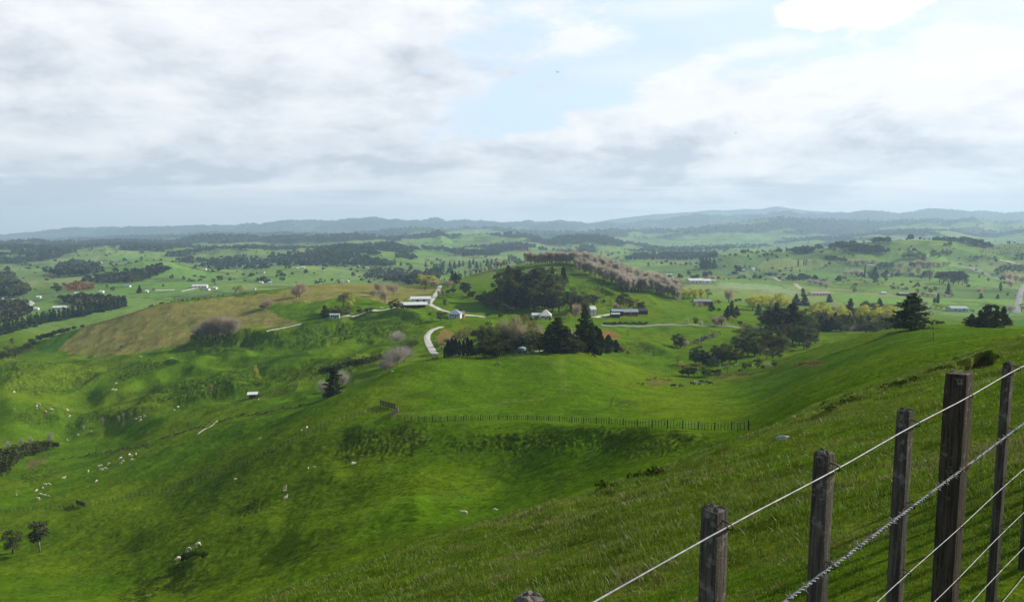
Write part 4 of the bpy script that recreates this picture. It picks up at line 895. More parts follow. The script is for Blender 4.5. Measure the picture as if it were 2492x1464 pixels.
# plain, left-hand side and centre
P = [('round',275,708,13,.9),('round',139,712,22,.8),('gum',145,712,18,.8),('pine',340,713,20,.5),('round',334,714,8),('round',397,698,8),('bare',374,709,11,1.4),('willow',574,713,22,.9),('willow',586,713,22,.8),('olive',490,708,9,1.6),('olive',65,716,30,.6),
 ('gum',58,722,24,.8),('round',40,690,20),('round',22,690,26),('round',6,692,30),('round',-4,700,34),('round',35,705,16),('round',260,700,9),('round',18,640,10),('round',165,604,9),('round',437,640,8),('round',452,638,7),
 ('round',680,672,18,1.1),('round',688,685,16,1.1),('round',705,655,12),('round',696,655,10),('round',642,686,11,1.5),('round',655,687,10),('round',635,680,8),('round',625,668,8),('round',520,684,8,1.8),('round',470,686,7,2),('pine',500,705,8)]
zone('trees in the left-hand valley', 'among the paddocks of the left valley', P, 800, 5000)
P = [('pine',1002,652,10,.6),('pine',998,656,12,.6),('pine',1036,650,14,.6),('pine',1056,656,16,.6),('pine',1064,660,14,.6),('pine',1078,657,20,.6),('pine',1095,662,26,.55),('pine',1106,654,18,.6),('pine',1118,650,16,.6),('pine',1127,648,14,.6),('pine',1143,652,20,.6),('pine',1152,644,16,.6),('pine',1160,654,18,.6),('pine',1170,650,12,.6),('pine',1186,648,18,.6),('pine',1196,644,14,.6),('pine',1206,642,12,.6),('pine',1238,640,14,.7),('pine',1228,642,12,.7),
 ('round',920,646,22,.6),('round',932,650,18),('round',945,645,14),('round',912,655,14),('olive',905,660,14,1.2),('round',780,684,8,1.5),('round',790,686,7),('round',985,630,14),('round',995,632,12),('round',960,640,12),('olive',1040,640,12,1.4),('round',1072,640,12),('round',1050,645,10)]
zone('conifers in the middle distance', 'in the valley behind the brown hill', P, 800, 5000)
zone('roadside shrubs', 'in the clipped line along the sealed road', [('shrub', 1470 + i * 4.1, 789 + (i % 3) * .4, 5 + (i * 7 % 4)) for i in range(26)], 380, 560)
# woods and bush too dense to count: canopies in one mesh each
def canopy(name, label, spots, heights, seed, mats, wfac=.6, m=16):
    rng = np.random.default_rng(seed); spots = np.asarray(spots); n = len(spots)
    d = rng.normal(size=(n, m, 3)); d /= np.linalg.norm(d, axis=2)[..., None]; d[..., 2] = np.abs(d[..., 2]) * 1.1 - .1
    h = np.asarray(heights)[:, None, None]
    c = spots[:, None, :] + d * h * np.array([wfac * .6, wfac * .6, .5]) * rng.uniform(.6, 1.05, (n, m, 1)) + np.array([0, 0, 1]) * h * .42
    v, q = cards(c.reshape(-1, 3), np.repeat(np.asarray(heights) * .30, m), rng, 1.0, .3)
    o = link(name, np_mesh(name, v, q, mats=mats)); o['kind'] = 'stuff'; o['label'] = label
    return o
def poly_spots(poly, n, seed, ymin, ymax):
    rng = np.random.default_rng(seed); p = np.array(poly, float); out = []; k = 0
    while len(out) < n and k < n * 12:
        k += 1; x = rng.uniform(p[:, 0].min(), p[:, 0].max()); y = rng.uniform(p[:, 1].min(), p[:, 1].max())
        if in_poly(np.array([x]), np.array([y]), poly)[0]: out.append(hit(x, y, ymin, ymax))
    return np.array(out)
LEAF_BUSH = leaf_mat('bush_leaves', (.024, .036, .018), (.075, .088, .042), .2, .1, .03)
LEAF_SCRUB = leaf_mat('scrub_leaves', (.035, .042, .022), (.085, .085, .045), .15, .1, .03)
WOODS = [  # polygon, count, tree height (m), distance range, material, label
 ([(1990,592),(2010,588),(2055,592),(2062,600),(2050,606),(2010,601),(1992,598)], 120, 12, 900, 4000, 0, 'dark strip of trees on the low hill of the right plain'),
 ([(2060,602),(2110,602),(2150,612),(2162,617),(2120,620),(2070,612)], 110, 12, 900, 4000, 0, 'second dark strip of trees running down to the shelter block'),
 ([(2005,624),(2030,628),(2062,634),(2058,638),(2020,636),(2004,630)], 60, 6, 800, 3000, 1, 'strip of low scrub on the right plain'),
 ([(125,668),(140,648),(180,637),(240,645),(245,656),(200,674),(140,674)], 200, 12, 1200, 4000, 0, 'dark wood on the low hill far left'),
 ([(195,688),(230,674),(290,672),(330,662),(390,650),(415,658),(380,674),(330,690),(250,692)], 260, 9, 900, 3000, 0, 'belt of bush under the pale hill in the left valley'),
 ([(485,647),(540,632),(600,624),(640,632),(700,642),(640,657),(520,652)], 200, 10, 1200, 4000, 0, 'bush on the knoll beyond the left valley'),
 ([(135,727),(200,722),(300,730),(310,737),(250,749),(180,746)], 220, 6, 700, 1600, 1, 'greyish scrub beside the pine plantation'),
 ([(0,737),(60,742),(75,764),(40,784),(0,788)], 120, 8, 640, 1500, 1, 'grey-green scrub at the far left below the white farm'),
 ([(0,676),(20,655),(48,690),(72,708),(60,722),(0,728)], 120, 10, 900, 3000, 0, 'dark wood at the far left edge of the valley'),
 ([(150,692),(185,688),(228,696),(228,704),(170,708)], 90, 5, 900, 2400, 2, 'rusty gorse on the low rise in the left valley'),
 ([(700,627),(760,624),(850,620),(960,642),(960,652),(880,647),(800,650),(720,647),(660,642)], 380, 12, 1000, 4000, 0, 'long belt of bush across the middle valley'),
 ([(918,602),(928,595),(950,595),(980,606),(985,611),(960,609),(925,606)], 110, 16, 1500, 4500, 0, 'isolated dark clump of trees on a far spur'),
 ([(880,663),(950,654),(1010,662),(1050,670),(1000,690),(930,687),(885,677)], 260, 7, 800, 2400, 1, 'scrubby bush behind the brown hill crest'),
 ([(960,682),(1000,674),(1070,657),(1080,667),(1060,690),(1000,697)], 140, 11, 760, 2400, 0, 'dark conifer wood behind the yellow willows'),
 ([(1523,634),(1530,623),(1600,619),(1740,618),(1745,630),(1640,635)], 420, 13, 1000, 4000, 0, 'near belt of dark plantation on the plain'),
 ([(1530,613),(1570,607),(1700,601),(1870,595),(1880,602),(1720,611),(1590,615)], 420, 13, 1300, 6000, 0, 'far belt of dark plantation on the plain'),
 ([(1280,640),(1240,622),(1230,628),(1262,648)], 60, 8, 900, 3000, 1, 'scrub beyond the left end of the poplar ridge'),
 ([(1910,676),(1945,672),(1990,676),(1985,682),(1920,684)], 60, 6, 760, 2000, 0, 'dark hedge of bush at the foot of the plain'),
]
for i, (poly, n, hm, y0, y1, mi, lab) in enumerate(WOODS):
    sp = poly_spots(poly, n, 200 + i, y0, y1)
    hs = hm * np.random.default_rng(i).uniform(.6, 1.3, len(sp))
    canopy('wood' if mi != 1 else 'scrub', lab, sp, hs, 300 + i, ((LEAF_BUSH, LEAF_SCRUB, LEAF['rust'])[mi],))
def paddock_edge(x, y, wide=.045):
    a = R(24); xr = x * math.cos(a) - y * math.sin(a); yr = x * math.sin(a) + y * math.cos(a); wx = (fbm(x / 300, y / 300, 2, 71) - .5) * .8
    return voronoi(xr / 190 + wx, yr / 130 + wx, 5)[1] < wide
def bush_far():
    rng = np.random.default_rng(5); pts = []; hs = []
    for y0, y1, n in ((1500, 3200, 5200), (3200, 5200, 6500), (5200, 8200, 3500)):
        jj = np.where((YV > y0) & (YV < y1))[0]; ii = np.where(np.abs(UU) < .82)[0]
        k = 0
        i = rng.choice(ii, n * 6); j = rng.choice(jj, n * 6)
        ok = BUSH[i, j] > .5; i, j = i[ok][:n], j[ok][:n]
        u = UU[i] + rng.uniform(-.0006, .0006, len(i)); y = YV[j] * rng.uniform(.996, 1.004, len(i))
        pts.append(np.stack([u * y, y, height(u * y, y)], 1)); hs.append(rng.uniform(7, 17, len(i)) * (1 if y0 < 5000 else 1.4))
    canopy('bush', 'dark native bush covering the far hills', np.concatenate(pts), np.concatenate(hs), 6, (LEAF_BUSH,), .75)
    # single trees dotted over the far plain, too many to count
    n = 15000; u = rng.uniform(-.8, .8, n); y = np.exp(rng.uniform(math.log(1250), math.log(5200), n))
    keep = paddock_edge(u * y, y) & (fbm(u * y / 200, y / 200, 3, 141, .65) > .40)
    u, y = u[keep], y[keep]
    canopy('far_trees', 'trees dotted over the far plain', np.stack([u * y, y, height(u * y, y)], 1), rng.uniform(4, 12, len(u)), 8, (LEAF_BUSH,), .7)
    n = 900; u = rng.uniform(-.8, .8, n); y = np.exp(rng.uniform(math.log(1100), math.log(3000), n)); d = fbm(u * y / 90, y / 90, 4, 151, .65); keep = d > .5; u, y = u[keep], y[keep]
    canopy('far_scrub', 'grey-brown scrub dotted over the plain', np.stack([u * y, y, height(u * y, y)], 1), rng.uniform(3, 7, len(u)), 9, (LEAF_SCRUB,), 1.0)
bush_far()
# low scrub along gullies on the near hills
LEAF_SWARD = leaf_mat('coarse_grass', (.040, .066, .006), (.085, .125, .012), .35, .1, .3)
LEAF_TUFT = leaf_mat('rank_grass', (.034, .056, .008), (.080, .112, .016), .3, .1, .5)
LEAF_RUSH2 = leaf_mat('dull_rushes', (.045, .042, .018), (.105, .100, .042), .2, .1, .3)
LEAF_RUSH = leaf_mat('brown_rushes', (.09, .055, .030), (.17, .115, .055), .2, .1, .5)
def gully(name, lab, lines, n, h, w, seed, y0, y1, m):
    rng = np.random.default_rng(seed); sp = []
    for L in lines:
        p = np.array(L, float); s = np.concatenate([[0], np.cumsum(np.hypot(*np.diff(p, axis=0).T))])
        for t in rng.uniform(0, s[-1], int(n * s[-1])):
            x, y = np.interp(t, s, p[:, 0]), np.interp(t, s, p[:, 1]); sp.append(hit(x + rng.normal(0, w), y + rng.normal(0, w * .35), y0, y1))
    canopy(name, lab, sp, h * rng.uniform(.5, 1.4, len(sp)), seed, (m,), 1.5)
gully('scrub', 'dark rushes and scrub along the stream below the shaded slope', [[(340,1088),(400,1066),(460,1048),(520,1030),(560,1018)],[(590,1012),(650,1004),(700,994),(758,980)],[(150,1118),(240,1105),(330,1090)]], 0.4, .55, 5, 31, 215, 330, LEAF_RUSH2)
gully('scrub', 'black-green scrub in the gully below the white road', [[(850,886),(890,878),(930,872)],[(780,905),(830,892)],[(985,850),(1005,838),(1015,835)]], 1.5, 1.2, 6, 32, 245, 430, LEAF['shrub'])
gully('scrub', 'dark tussocks dotted over the brow of the near slope', [[(1535,1166),(1570,1158),(1610,1150)],[(1460,1190),(1500,1184)],[(2010,1000),(2060,982),(2100,968)],[(2150,945),(2200,930),(2240,920)],[(2270,905),(2320,892)]], .22, .17, 5, 33, 14, 95, LEAF_TUFT)
gully('scrub', 'low scrub on the slips of the left slope', [[(330,1450),(370,1420),(410,1395),(445,1372)],[(395,1440),(440,1408)],[(585,1248),(610,1232),(632,1222)],[(560,1300),(590,1280)]], .5, .26, 7, 34, 75, 160, LEAF_TUFT)
gully('scrub', 'brown rushes in the wet ground under the right grove', [[(1575,925),(1600,922),(1635,926)],[(1745,915),(1790,912),(1838,910)],[(1930,889),(1970,885),(1998,883)],[(1555,934),(1575,934)]], .8, .35, 5, 35, 150, 340, LEAF_RUSH)
# rank tufts along the sheep tracks of the rough banks
def tussocks():
    rng = np.random.default_rng(91); near = []; far = []
    jj = (Y2 > 75) & (Y2 < 500); wz = fbm(X2 / 4, Y2 / 4, 4, 18, .6) * 3.6
    step = np.where(Y2 < 190, .42, .9); band = .5 + .5 * np.sin(Z2 / step * 6.28 + wz * np.where(Y2 < 190, 6, 5))
    pr = ROUGHM * jj * sstep(band, .35, .85) * sstep(fbm(X2 / 2.4, Y2 / 2.4, 3, 93), .38, .62)
    for y0, y1, n, h0, h1 in ((75, 190, 7000, .05, .17), (190, 500, 8000, .16, .42)):
        c = np.argwhere((pr > .12) & (Y2 > y0) & (Y2 < y1)); area = (Y2[c[:, 0], c[:, 1]]) ** 2 * pr[c[:, 0], c[:, 1]]
        c = c[rng.choice(len(c), n, p=area / area.sum())]
        P = np.stack([X2[c[:, 0], c[:, 1]], Y2[c[:, 0], c[:, 1]], Z2[c[:, 0], c[:, 1]]], 1); P[:, :2] += rng.normal(0, .12 if y0 < 100 else .3, (n, 2)); P[:, 2] = height(P[:, 0], P[:, 1])
        canopy('tussocks', 'dark rank tufts along the sheep tracks of the ' + ('middle bank' if y0 < 100 else 'far hummocks'), P, rng.uniform(h0, h1, n), int(y0), (LEAF_TUFT,), 2.2, 9)
tussocks()
def sward():
    rng = np.random.default_rng(61); n = 30000; y = np.exp(rng.uniform(math.log(62), math.log(330), n)); u = rng.uniform(-.78, .72, n)
    keep = fbm(u * y / 6, y / 6, 3, 191, .6) > rng.uniform(.36, .62, n); u, y = u[keep], y[keep]; P = np.stack([u * y, y, height(u * y, y)], 1)
    canopy('coarse_grass', 'coarse grass tufts dotted over all the near pastures', P, rng.uniform(.05, .13, len(y)) * (1 + y / 160), 62, (LEAF_SWARD,), 2.6, 6)
sward()
label_trees()
# ------------------------------------------------------------------ roads and tracks (draped on the ground)
GRAVEL = mat('white_gravel', (.58, .55, .48), .95, .2, .5, bump=.02)
SEAL = mat('road_seal', (.23, .225, .22), .9, .15, 1.2)
DIRT = mat('pale_dirt', (.40, .35, .26), .95, .2, 1.0)
def road(name, label, pts, width, m, y0, y1, lift=.16):
    P = np.array([hit(x, y, y0, y1) for x, y in pts])
    s = np.concatenate([[0], np.cumsum(np.hypot(*np.diff(P[:, :2], axis=0).T))]); n = max(12, int(s[-1] / 1.5))
    t = np.linspace(0, s[-1], n); c = np.stack([np.interp(t, s, P[:, 0]), np.interp(t, s, P[:, 1])], 1)
    for _ in range(6): c[1:-1] = c[1:-1] * .5 + (c[:-2] + c[2:]) * .25
    d = np.gradient(c, axis=0); d /= np.linalg.norm(d, axis=1)[:, None] + 1e-9; nrm = np.stack([-d[:, 1], d[:, 0]], 1)
    K = 5; off = np.linspace(-.5, .5, K) * width; rng = np.random.default_rng(int(pts[0][0]))
    X = c[:, None, :] + nrm[:, None, :] * (off[None, :, None] + rng.normal(0, .04, (n, K, 1)) * width * .5)
    z = height(X[..., 0].ravel(), X[..., 1].ravel()).reshape(n, K); z = np.maximum(z, z.mean(1, keepdims=True)) + lift; z[:, 0] -= lift + .1; z[:, -1] -= lift + .1
    co = np.concatenate([X, z[..., None]], 2).reshape(-1, 3)
    i, j = np.meshgrid(np.arange(n - 1), np.arange(K - 1), indexing='ij'); a = i * K + j
    q = np.stack([a, a + K, a + K + 1, a + 1], -1).reshape(-1, 4)
    o = link(name, np_mesh(name, co, q, mats=(m,), smooth=True)); tag(o, label, kind='structure')
road('road', 'white gravel road curving past the grove cutting', [(1062,862),(1052,851),(1044,838),(1040,826),(1041,814),(1048,805),(1060,799),(1075,795)], 3.9, GRAVEL, 262, 470)
road('road', 'white gravel road climbing to the skyline trees', [(1044,738),(1051,730),(1058,720),(1064,711),(1068,702),(1072,694)], 4.6, GRAVEL, 480, 800)
road('road', 'white gravel branch running down to the blue-roofed house', [(1030,738),(1044,738),(1056,746),(1070,753),(1085,757),(1100,762),(1115,765)], 4.6, GRAVEL, 440, 700)
road('driveway', 'white drive right of the blue-roofed house', [(1126,766),(1150,767),(1182,771)], 5.0, GRAVEL, 420, 700)
road('driveway', 'white drive along the trees left of the dairy shed', [(818,771),(850,767),(890,760),(920,756),(950,751),(988,744)], 4.2, GRAVEL, 430, 720)
road('track', 'white track at the foot of the brown hill', [(648,806),(672,801),(700,795),(733,788)], 3.8, GRAVEL, 380, 620)
road('road', 'grey sealed road running below the farm sheds', [(1462,791),(1520,792),(1580,792),(1640,789),(1690,791),(1735,791),(1770,794),(1800,796),(1850,802)], 5.5, SEAL, 380, 560)
road('driveway', 'white yard and drive of the farm sheds', [(1444,772),(1462,768),(1485,764)], 6.0, GRAVEL, 440, 600)
road('road', 'grey highway crossing the right plain', [(2316,638),(2340,646),(2370,656),(2400,666),(2440,678),(2475,686)], 9.0, SEAL, 800, 4000, .4)
road('road', 'grey highway bend at the right margin', [(2492,690),(2484,710),(2480,730),(2476,748),(2474,762)], 7.5, SEAL, 640, 2000, .4)
road('runway', 'white airstrip edge on the far right field', [(2434,632),(2450,635),(2470,640)], 9.0, GRAVEL, 1000, 4000, .4)
road('track', 'pale track along the highway verge', [(2352,650),(2375,655),(2395,659)], 7.0, DIRT, 900, 4000, .4)
road('track', 'white farm lane in the left valley', [(28,727),(50,729),(70,732),(80,738),(70,745)], 6.0, GRAVEL, 650, 2000, .3)
road('track', 'pale farm lane by the white farm in the left valley', [(378,706),(400,706),(425,705)], 9.0, GRAVEL, 800, 2400, .3)
road('track', 'pale lane beside the long white shed', [(440,709),(470,702),(500,699)], 7.0, GRAVEL, 800, 2400, .3)
road('track', 'pale lane crossing the right plain', [(1866,672),(1885,675),(1900,684)], 7.0, DIRT, 700, 2400, .3)
road('track', 'second pale lane lower on the right plain', [(1935,690),(1942,697),(1950,704)], 7.0, DIRT, 600, 2400, .3)
road('track', 'pale dirt track through the stream below the shaded slope', [(480,1056),(500,1044),(515,1034),(528,1024)], 1.1, DIRT, 205, 330)
road('track', 'pale pipe track right of the green tank', [(1282,858),(1300,855),(1318,853)], 1.2, GRAVEL, 255, 330)
# ------------------------------------------------------------------ buildings
WHITE = mat('white_iron_roof', (.62, .62, .61), .5, .06, .6); CREAM = mat('cream_weatherboard', (.70, .64, .45), .7, .08, 2)
CREAMROOF = mat('cream_roof', (.72, .69, .58), .6, .08, 1); GREYROOF = mat('grey_iron_roof', (.30, .31, .32), .5, .15, .7); BLUEROOF = mat('blue_grey_roof', (.27, .31, .38), .5, .12, .7)
PALEWALL = mat('pale_wall', (.58, .57, .53), .8, .1, 1); GREYWALL = mat('grey_wall', (.33, .33, .33), .8, .15, 1); BRICK = mat('red_brick', (.26, .11, .07), .9, .25, 6); DARKWALL = mat('dark_stained_wall', (.045, .042, .04), .8, .3, 2)
GREENIRON = mat('green_grey_iron', (.40, .46, .44), .5, .12, .7); GLASS = mat('dark_glass', (.03, .035, .04), .15, .1, 1, spec=.6); DOORM = mat('painted_door', (.16, .15, .14), .6, .1, 2); PINKROOF = mat('faded_red_roof', (.40, .30, .27), .7, .15, 1); WOODM = mat('old_boards', (.10, .075, .055), .9, .3, 4)
def gable(label, px, py, wpx, depth, wh, roof, wall, rz=0.0, y0=300, y1=6000, pitch=.32, name='house', cat='house', nwin=3, door=True, hip=False, group=None, open_front=False, chimney=False, over=.35):
    P = hit(px, py, y0, y1); w = wpx * P[1] / F
    o = empty(name, P, rz); tag(o, label, cat, group)
    hw, hd = w / 2, depth / 2; rise = hd * pitch * 2 * .5 + .4
    mb = MB()
    vs = [(-hw, -hd, -1.2), (hw, -hd, -1.2), (hw, hd, -1.2), (-hw, hd, -1.2), (-hw, -hd, wh), (hw, -hd, wh), (hw, hd, wh), (-hw, hd, wh), (-hw, 0, wh + rise), (hw, 0, wh + rise)]
    fs = [(2, 3, 7, 6), (0, 3, 2, 1)]
    if not open_front: fs.append((0, 1, 5, 4))
    if hip: fs += [(1, 2, 6, 5), (3, 0, 4, 7)]
    else: fs += [(1, 2, 6, 9, 5), (3, 0, 4, 8, 7)]
    mb.add(vs, fs).build('wall', wall, o)
    r = MB(); ov = over; t = .14; k = rise / hd
    if hip:
        a = [(-hw - ov, -hd - ov, wh - ov * k), (hw + ov, -hd - ov, wh - ov * k), (hw + ov, hd + ov, wh - ov * k), (-hw - ov, hd + ov, wh - ov * k)]
        ry = max(hw - hd, .3); top = [(-ry, 0, wh + rise), (ry, 0, wh + rise)]
        up = [(x, y, z + t) for x, y, z in a + top]
        r.add(up, [(0, 1, 5, 4), (1, 2, 5), (2, 3, 4, 5), (3, 0, 4)]); r.add(a, [(3, 2, 1, 0)]); r.add([*a, *up[:4]], [(0, 1, 5, 4), (1, 2, 6, 5), (2, 3, 7, 6), (3, 0, 4, 7)])
    else:
        for sg in (-1, 1):
            e = (hd + ov) * sg; ez = wh - ov * k
            v = [(-hw - ov, e, ez), (hw + ov, e, ez), (hw + ov, 0, wh + rise), (-hw - ov, 0, wh + rise)]
            v += [(x, y, z + t) for x, y, z in v]
            r.add(v, [(0, 1, 2, 3), (7, 6, 5, 4), (0, 4, 5, 1), (1, 5, 6, 2), (2, 6, 7, 3), (3, 7, 4, 0)])
    rf = r.build('roof', roof, o)
    if chimney: MB().box(-.4, .4, .4, 1.1, wh + rise * .5, wh + rise + 1.1).build('chimney', BRICK, rf)
    xs = np.linspace(-hw, hw, nwin + (2 if not door else 3))[1:-1]; di = len(xs) // 2
    for i, x in enumerate(xs):
        if door and i == di: MB().box(x - .5, x + .5, -hd - .04, -hd + .02, 0, min(2.05, wh - .15)).build('door', DOORM, o)
        else: MB().box(x - min(.8, w * .06), x + min(.8, w * .06), -hd - .05, -hd + .02, wh * .38, wh * .82).build('window', GLASS, o)
    if open_front:
        for x in np.linspace(-hw, hw, 5): MB().box(x - .12, x + .12, -hd, -hd + .24, -1, wh).build('post', WOODM, o)
    return o
gable('long low dairy shed with the widest white roof at the road fork', 1006, 748, 58, 9, 3.0, WHITE, PALEWALL, R(9), 470, 640, .18, 'dairy_shed', 'shed', 3, False, open_front=True, over=1.6)
gable('second white-roofed shed behind the dairy shed', 1024, 738, 46, 9, 4.2, WHITE, PALEWALL, R(9), 480, 690, .22, 'dairy_shed', 'shed', 2, False, over=.8)
gable('small pale green cabin among dark trees by the drive', 815, 774, 23, 3.4, 2.6, GREENIRON, GREENIRON, R(6), 420, 600, .1, 'cabin', 'cabin', 3, True)
gable('house with a blue-grey roof where the white branch road ends', 1108, 771, 29, 8, 2.5, BLUEROOF, PALEWALL, R(-6), 420, 620, .55, 'house', 'house', 3, True, hip=True)
gable('brick garage end of the blue-roofed house', 1124, 771, 13, 6, 2.3, GREYROOF, BRICK, R(-6), 420, 620, .4, 'garage', 'garage', 1, False)
gable('cream villa with a pyramid roof behind the grove', 1328, 776, 27, 7.4, 2.9, CREAMROOF, CREAM, R(-4), 400, 640, .85, 'villa', 'house', 4, True, hip=True, chimney=True)
gable('cream lean-to wing left of the villa', 1306, 774, 22, 5, 2.4, WHITE, CREAM, R(-4), 400, 640, .3, 'outbuilding', 'shed', 2, False)
gable('tall white shed right of the dark trees', 1441, 766, 14, 4.6, 4.4, WHITE, WHITE, R(18), 420, 660, .7, 'shed', 'shed', 1, False)
gable('long dark farm shed with a blue-grey roof on the hill foot', 1500, 768, 26, 8, 3.6, BLUEROOF, DARKWALL, R(3), 420, 620, .18, 'farm_shed', 'shed', 3, False)
gable('brick-based farmhouse with a grey roof beside the dark shed', 1532, 767, 36, 8, 3.0, BLUEROOF, BRICK, R(7), 420, 620, .3, 'farmhouse', 'house', 4, True)
gable('small dark open lean-to in front of the farm shed', 1497, 771, 20, 4, 2.2, GREENIRON, DARKWALL, R(3), 420, 600, .15, 'lean_to', 'shed', 1, False)
gable('dark low barn at the right end of the farm sheds', 1560, 764, 26, 7, 2.8, DARKWALL, DARKWALL, R(10), 420, 640, .3, 'barn', 'barn', 2, False)
gable('big white farm shed left of the pair beyond the poplars', 1690, 690, 36, 16, 5, WHITE, PALEWALL, R(8), 760, 1800, .3, 'farm_shed', 'shed', 3, False)
gable('big white farm shed right of the pair beyond the poplars', 1712, 690, 30, 14, 4.5, WHITE, WHITE, R(8), 760, 1800, .3, 'farm_shed', 'shed', 2, False)
gable('pale lean-to right of the two white farm sheds', 1731, 687, 16, 8, 3, GREENIRON, PALEWALL, R(8), 760, 1800, .2, 'lean_to', 'shed', 1, False)
gable('dark-roofed shed just above the poplar ridge', 1607, 674, 15, 9, 3.4, GREYROOF, DARKWALL, R(14), 800, 1900, .4, 'shed', 'shed', 1, False)
gable('pale-roofed shed right of the dark-roofed one above the poplars', 1627, 672, 17, 9, 3.2, GREENIRON, DARKWALL, R(8), 800, 1900, .4, 'shed', 'shed', 1, False)
gable('grey-roofed cottage on the plain beyond the twin white sheds', 1787, 667, 20, 9, 3, GREYROOF, GREYWALL, R(5), 800, 2600, .4, 'cottage', 'house', 2, True)
gable('dark cottage left of two below the tree clump on the plain', 1805, 660, 12, 9, 3, GREYROOF, DARKWALL, R(25), 800, 2800, .8, 'cottage', 'house', 1, False)
gable('dark cottage right of two below the tree clump on the plain', 1833, 659, 13, 9, 3, GREYROOF, PALEWALL, R(25), 800, 2800, .8, 'cottage', 'house', 1, False)
gable('brown bungalow with a long grey roof under yellow willows', 1708, 739, 42, 9, 2.6, GREYROOF, BRICK, R(-4), 520, 1000, .3, 'bungalow', 'house', 4, True)
gable('long low house with a faded pink-grey roof right of the dark pines', 1993, 718, 48, 9, 2.8, PINKROOF, PALEWALL, R(3), 560, 1400, .35, 'bungalow', 'house', 4, True)
gable('dark open shed with a grey roof above the big ridge pine', 2197, 719, 24, 8, 3, GREYROOF, DARKWALL, R(4), 560, 1400, .2, 'shed', 'shed', 2, False)
gable('tiny white shed above the yellow willows of the dip', 2149, 716, 13, 5, 2.6, WHITE, WHITE, R(4), 560, 1400, .2, 'shed', 'shed', 1, False)
gable('large grey-green barn right of the big ridge pine', 2328, 757, 40, 13, 4, GREENIRON, GREENIRON, R(-4), 480, 1000, .25, 'barn', 'barn', 2, True)
gable('small white barrel shed beside the big ridge pine', 2256, 752, 13, 4, 2, WHITE, WHITE, R(-3), 480, 1000, .4, 'shed', 'shed', 1, False)
gable('white cottage among dark trees left of the right ridge dip', 1944, 742, 10, 5, 2.6, WHITE, WHITE, 0, 500, 1200, .4, 'cottage', 'house', 1, True)
SMALL = [(2119,647,22,'white-roofed house left of the dark shelter block'),(2162,671,14,'white-roofed cottage right of the tall dark pine on the plain'),(2114,674,10,'grey shed at the foot of the thin palm-like tree'),(2040,607,14,'white-roofed house below the first dark strip of trees'),(2000,611,9,'small white house at the left tip of the dark strip'),
 (2237,626,11,'white house among the dark clumps on the right plain'),(2257,626,9,'white cottage at the right of the dark clumps on the plain'),(2394,588,5,'lone white house far out on the right plain'),(2470,586,10,'pale house at the far right under the bush hill'),(2484,645,16,'long white shed at the right margin behind dark trees'),
 (1970,636,8,'white shed on the low hill of the right plain'),(1690,620,5,'tiny pale house beside the far plantation'),(1460,658,5,'tiny pale shed behind the dark tree row'),
 (504,706,20,'grey-roofed shed below the long white shed in the left valley'),(524,703,12,'white shed right of the long white shed in the left valley'),(248,712,13,'white-roofed house in the middle of the left valley'),(186,716,9,'white cottage by the scrub in the left valley'),(95,725,12,'white-roofed shed near the farm lane far left'),(5,727,14,'grey-roofed house at the far left margin'),
 (310,698,22,'grey-roofed farmhouse under the bush belt in the left valley'),(358,711,9,'white cottage by the lone conifer in the left valley'),(88,754,17,'low white shed left of the white farm by the scrub'),(246,640,9,'white house far off between two dark woods'),(499,656,10,'white house under the bush knoll in the left valley'),
 (736,652,16,'white-roofed house on the pale spur of the middle valley'),(725,654,7,'white cottage left of the house on the pale spur'),(638,664,20,'long grey shed left of the dark round trees'),(636,689,12,'low white house left of the dark round trees'),(658,690,9,'white shed below the dark round trees'),(620,705,6,'grey hut right of the yellow willow in the left valley'),
 (852,648,8,'tiny pale shed left of two under the bush belt'),(872,648,9,'tiny grey shed right of two under the bush belt'),(893,652,11,'white house at the right end of the bush belt'),(1066,634,6,'tiny white house in the bright middle field'),(1205,630,8,'pale house left of the poplar ridge far off')]
for i, (x, y, w, lab) in enumerate(SMALL):
    gable(lab, x, y, w * .68, 5, 1.9, (WHITE, WHITE, GREYROOF)[2 if 'grey' in lab else i % 2], (PALEWALL, WHITE)[i % 2], R((i * 37) % 30 - 15), 700, 6000, .4, 'house' if 'house' in lab or 'cottage' in lab else 'shed', 'house' if 'house' in lab or 'cottage' in lab else 'shed', 2, False, group=None)
gable('longest white shed in the left valley', 487, 700, 34, 10, 3.2, WHITE, PALEWALL, R(10), 800, 2600, .25, 'farm_shed', 'shed', 3, False)
gable('row of white farm sheds beside the pine plantation', 148, 752, 32, 7, 2.6, WHITE, WHITE, R(16), 640, 1600, .3, 'farm_shed', 'shed', 3, False)
# field hut with a white iron roof
def hut():
    P = hit(615, 967, 240, 380); o = empty('field_hut', P, R(14)); tag(o, 'dark log field hut with a white roof alone in the valley', 'hut')
    MB().box(-1.5, 1.5, -1.2, 1.2, -.3, 1.7).build('wall', WOODM, o)
    m = MB(); m.add([(-2.3, -1.7, 1.72), (2.3, -1.7, 1.72), (2.3, 1.7, 2.25), (-2.3, 1.7, 2.25), (-2.3, -1.7, 1.8), (2.3, -1.7, 1.8), (2.3, 1.7, 2.33), (-2.3, 1.7, 2.33)], [(3, 2, 1, 0), (4, 5, 6, 7), (0, 1, 5, 4), (1, 2, 6, 5), (2, 3, 7, 6), (3, 0, 4, 7)])
    m.build('roof', WHITE, o); MB().box(-.4, .4, -1.24, -1.18, -.2, 1.5).build('door', DARKWALL, o)
hut()
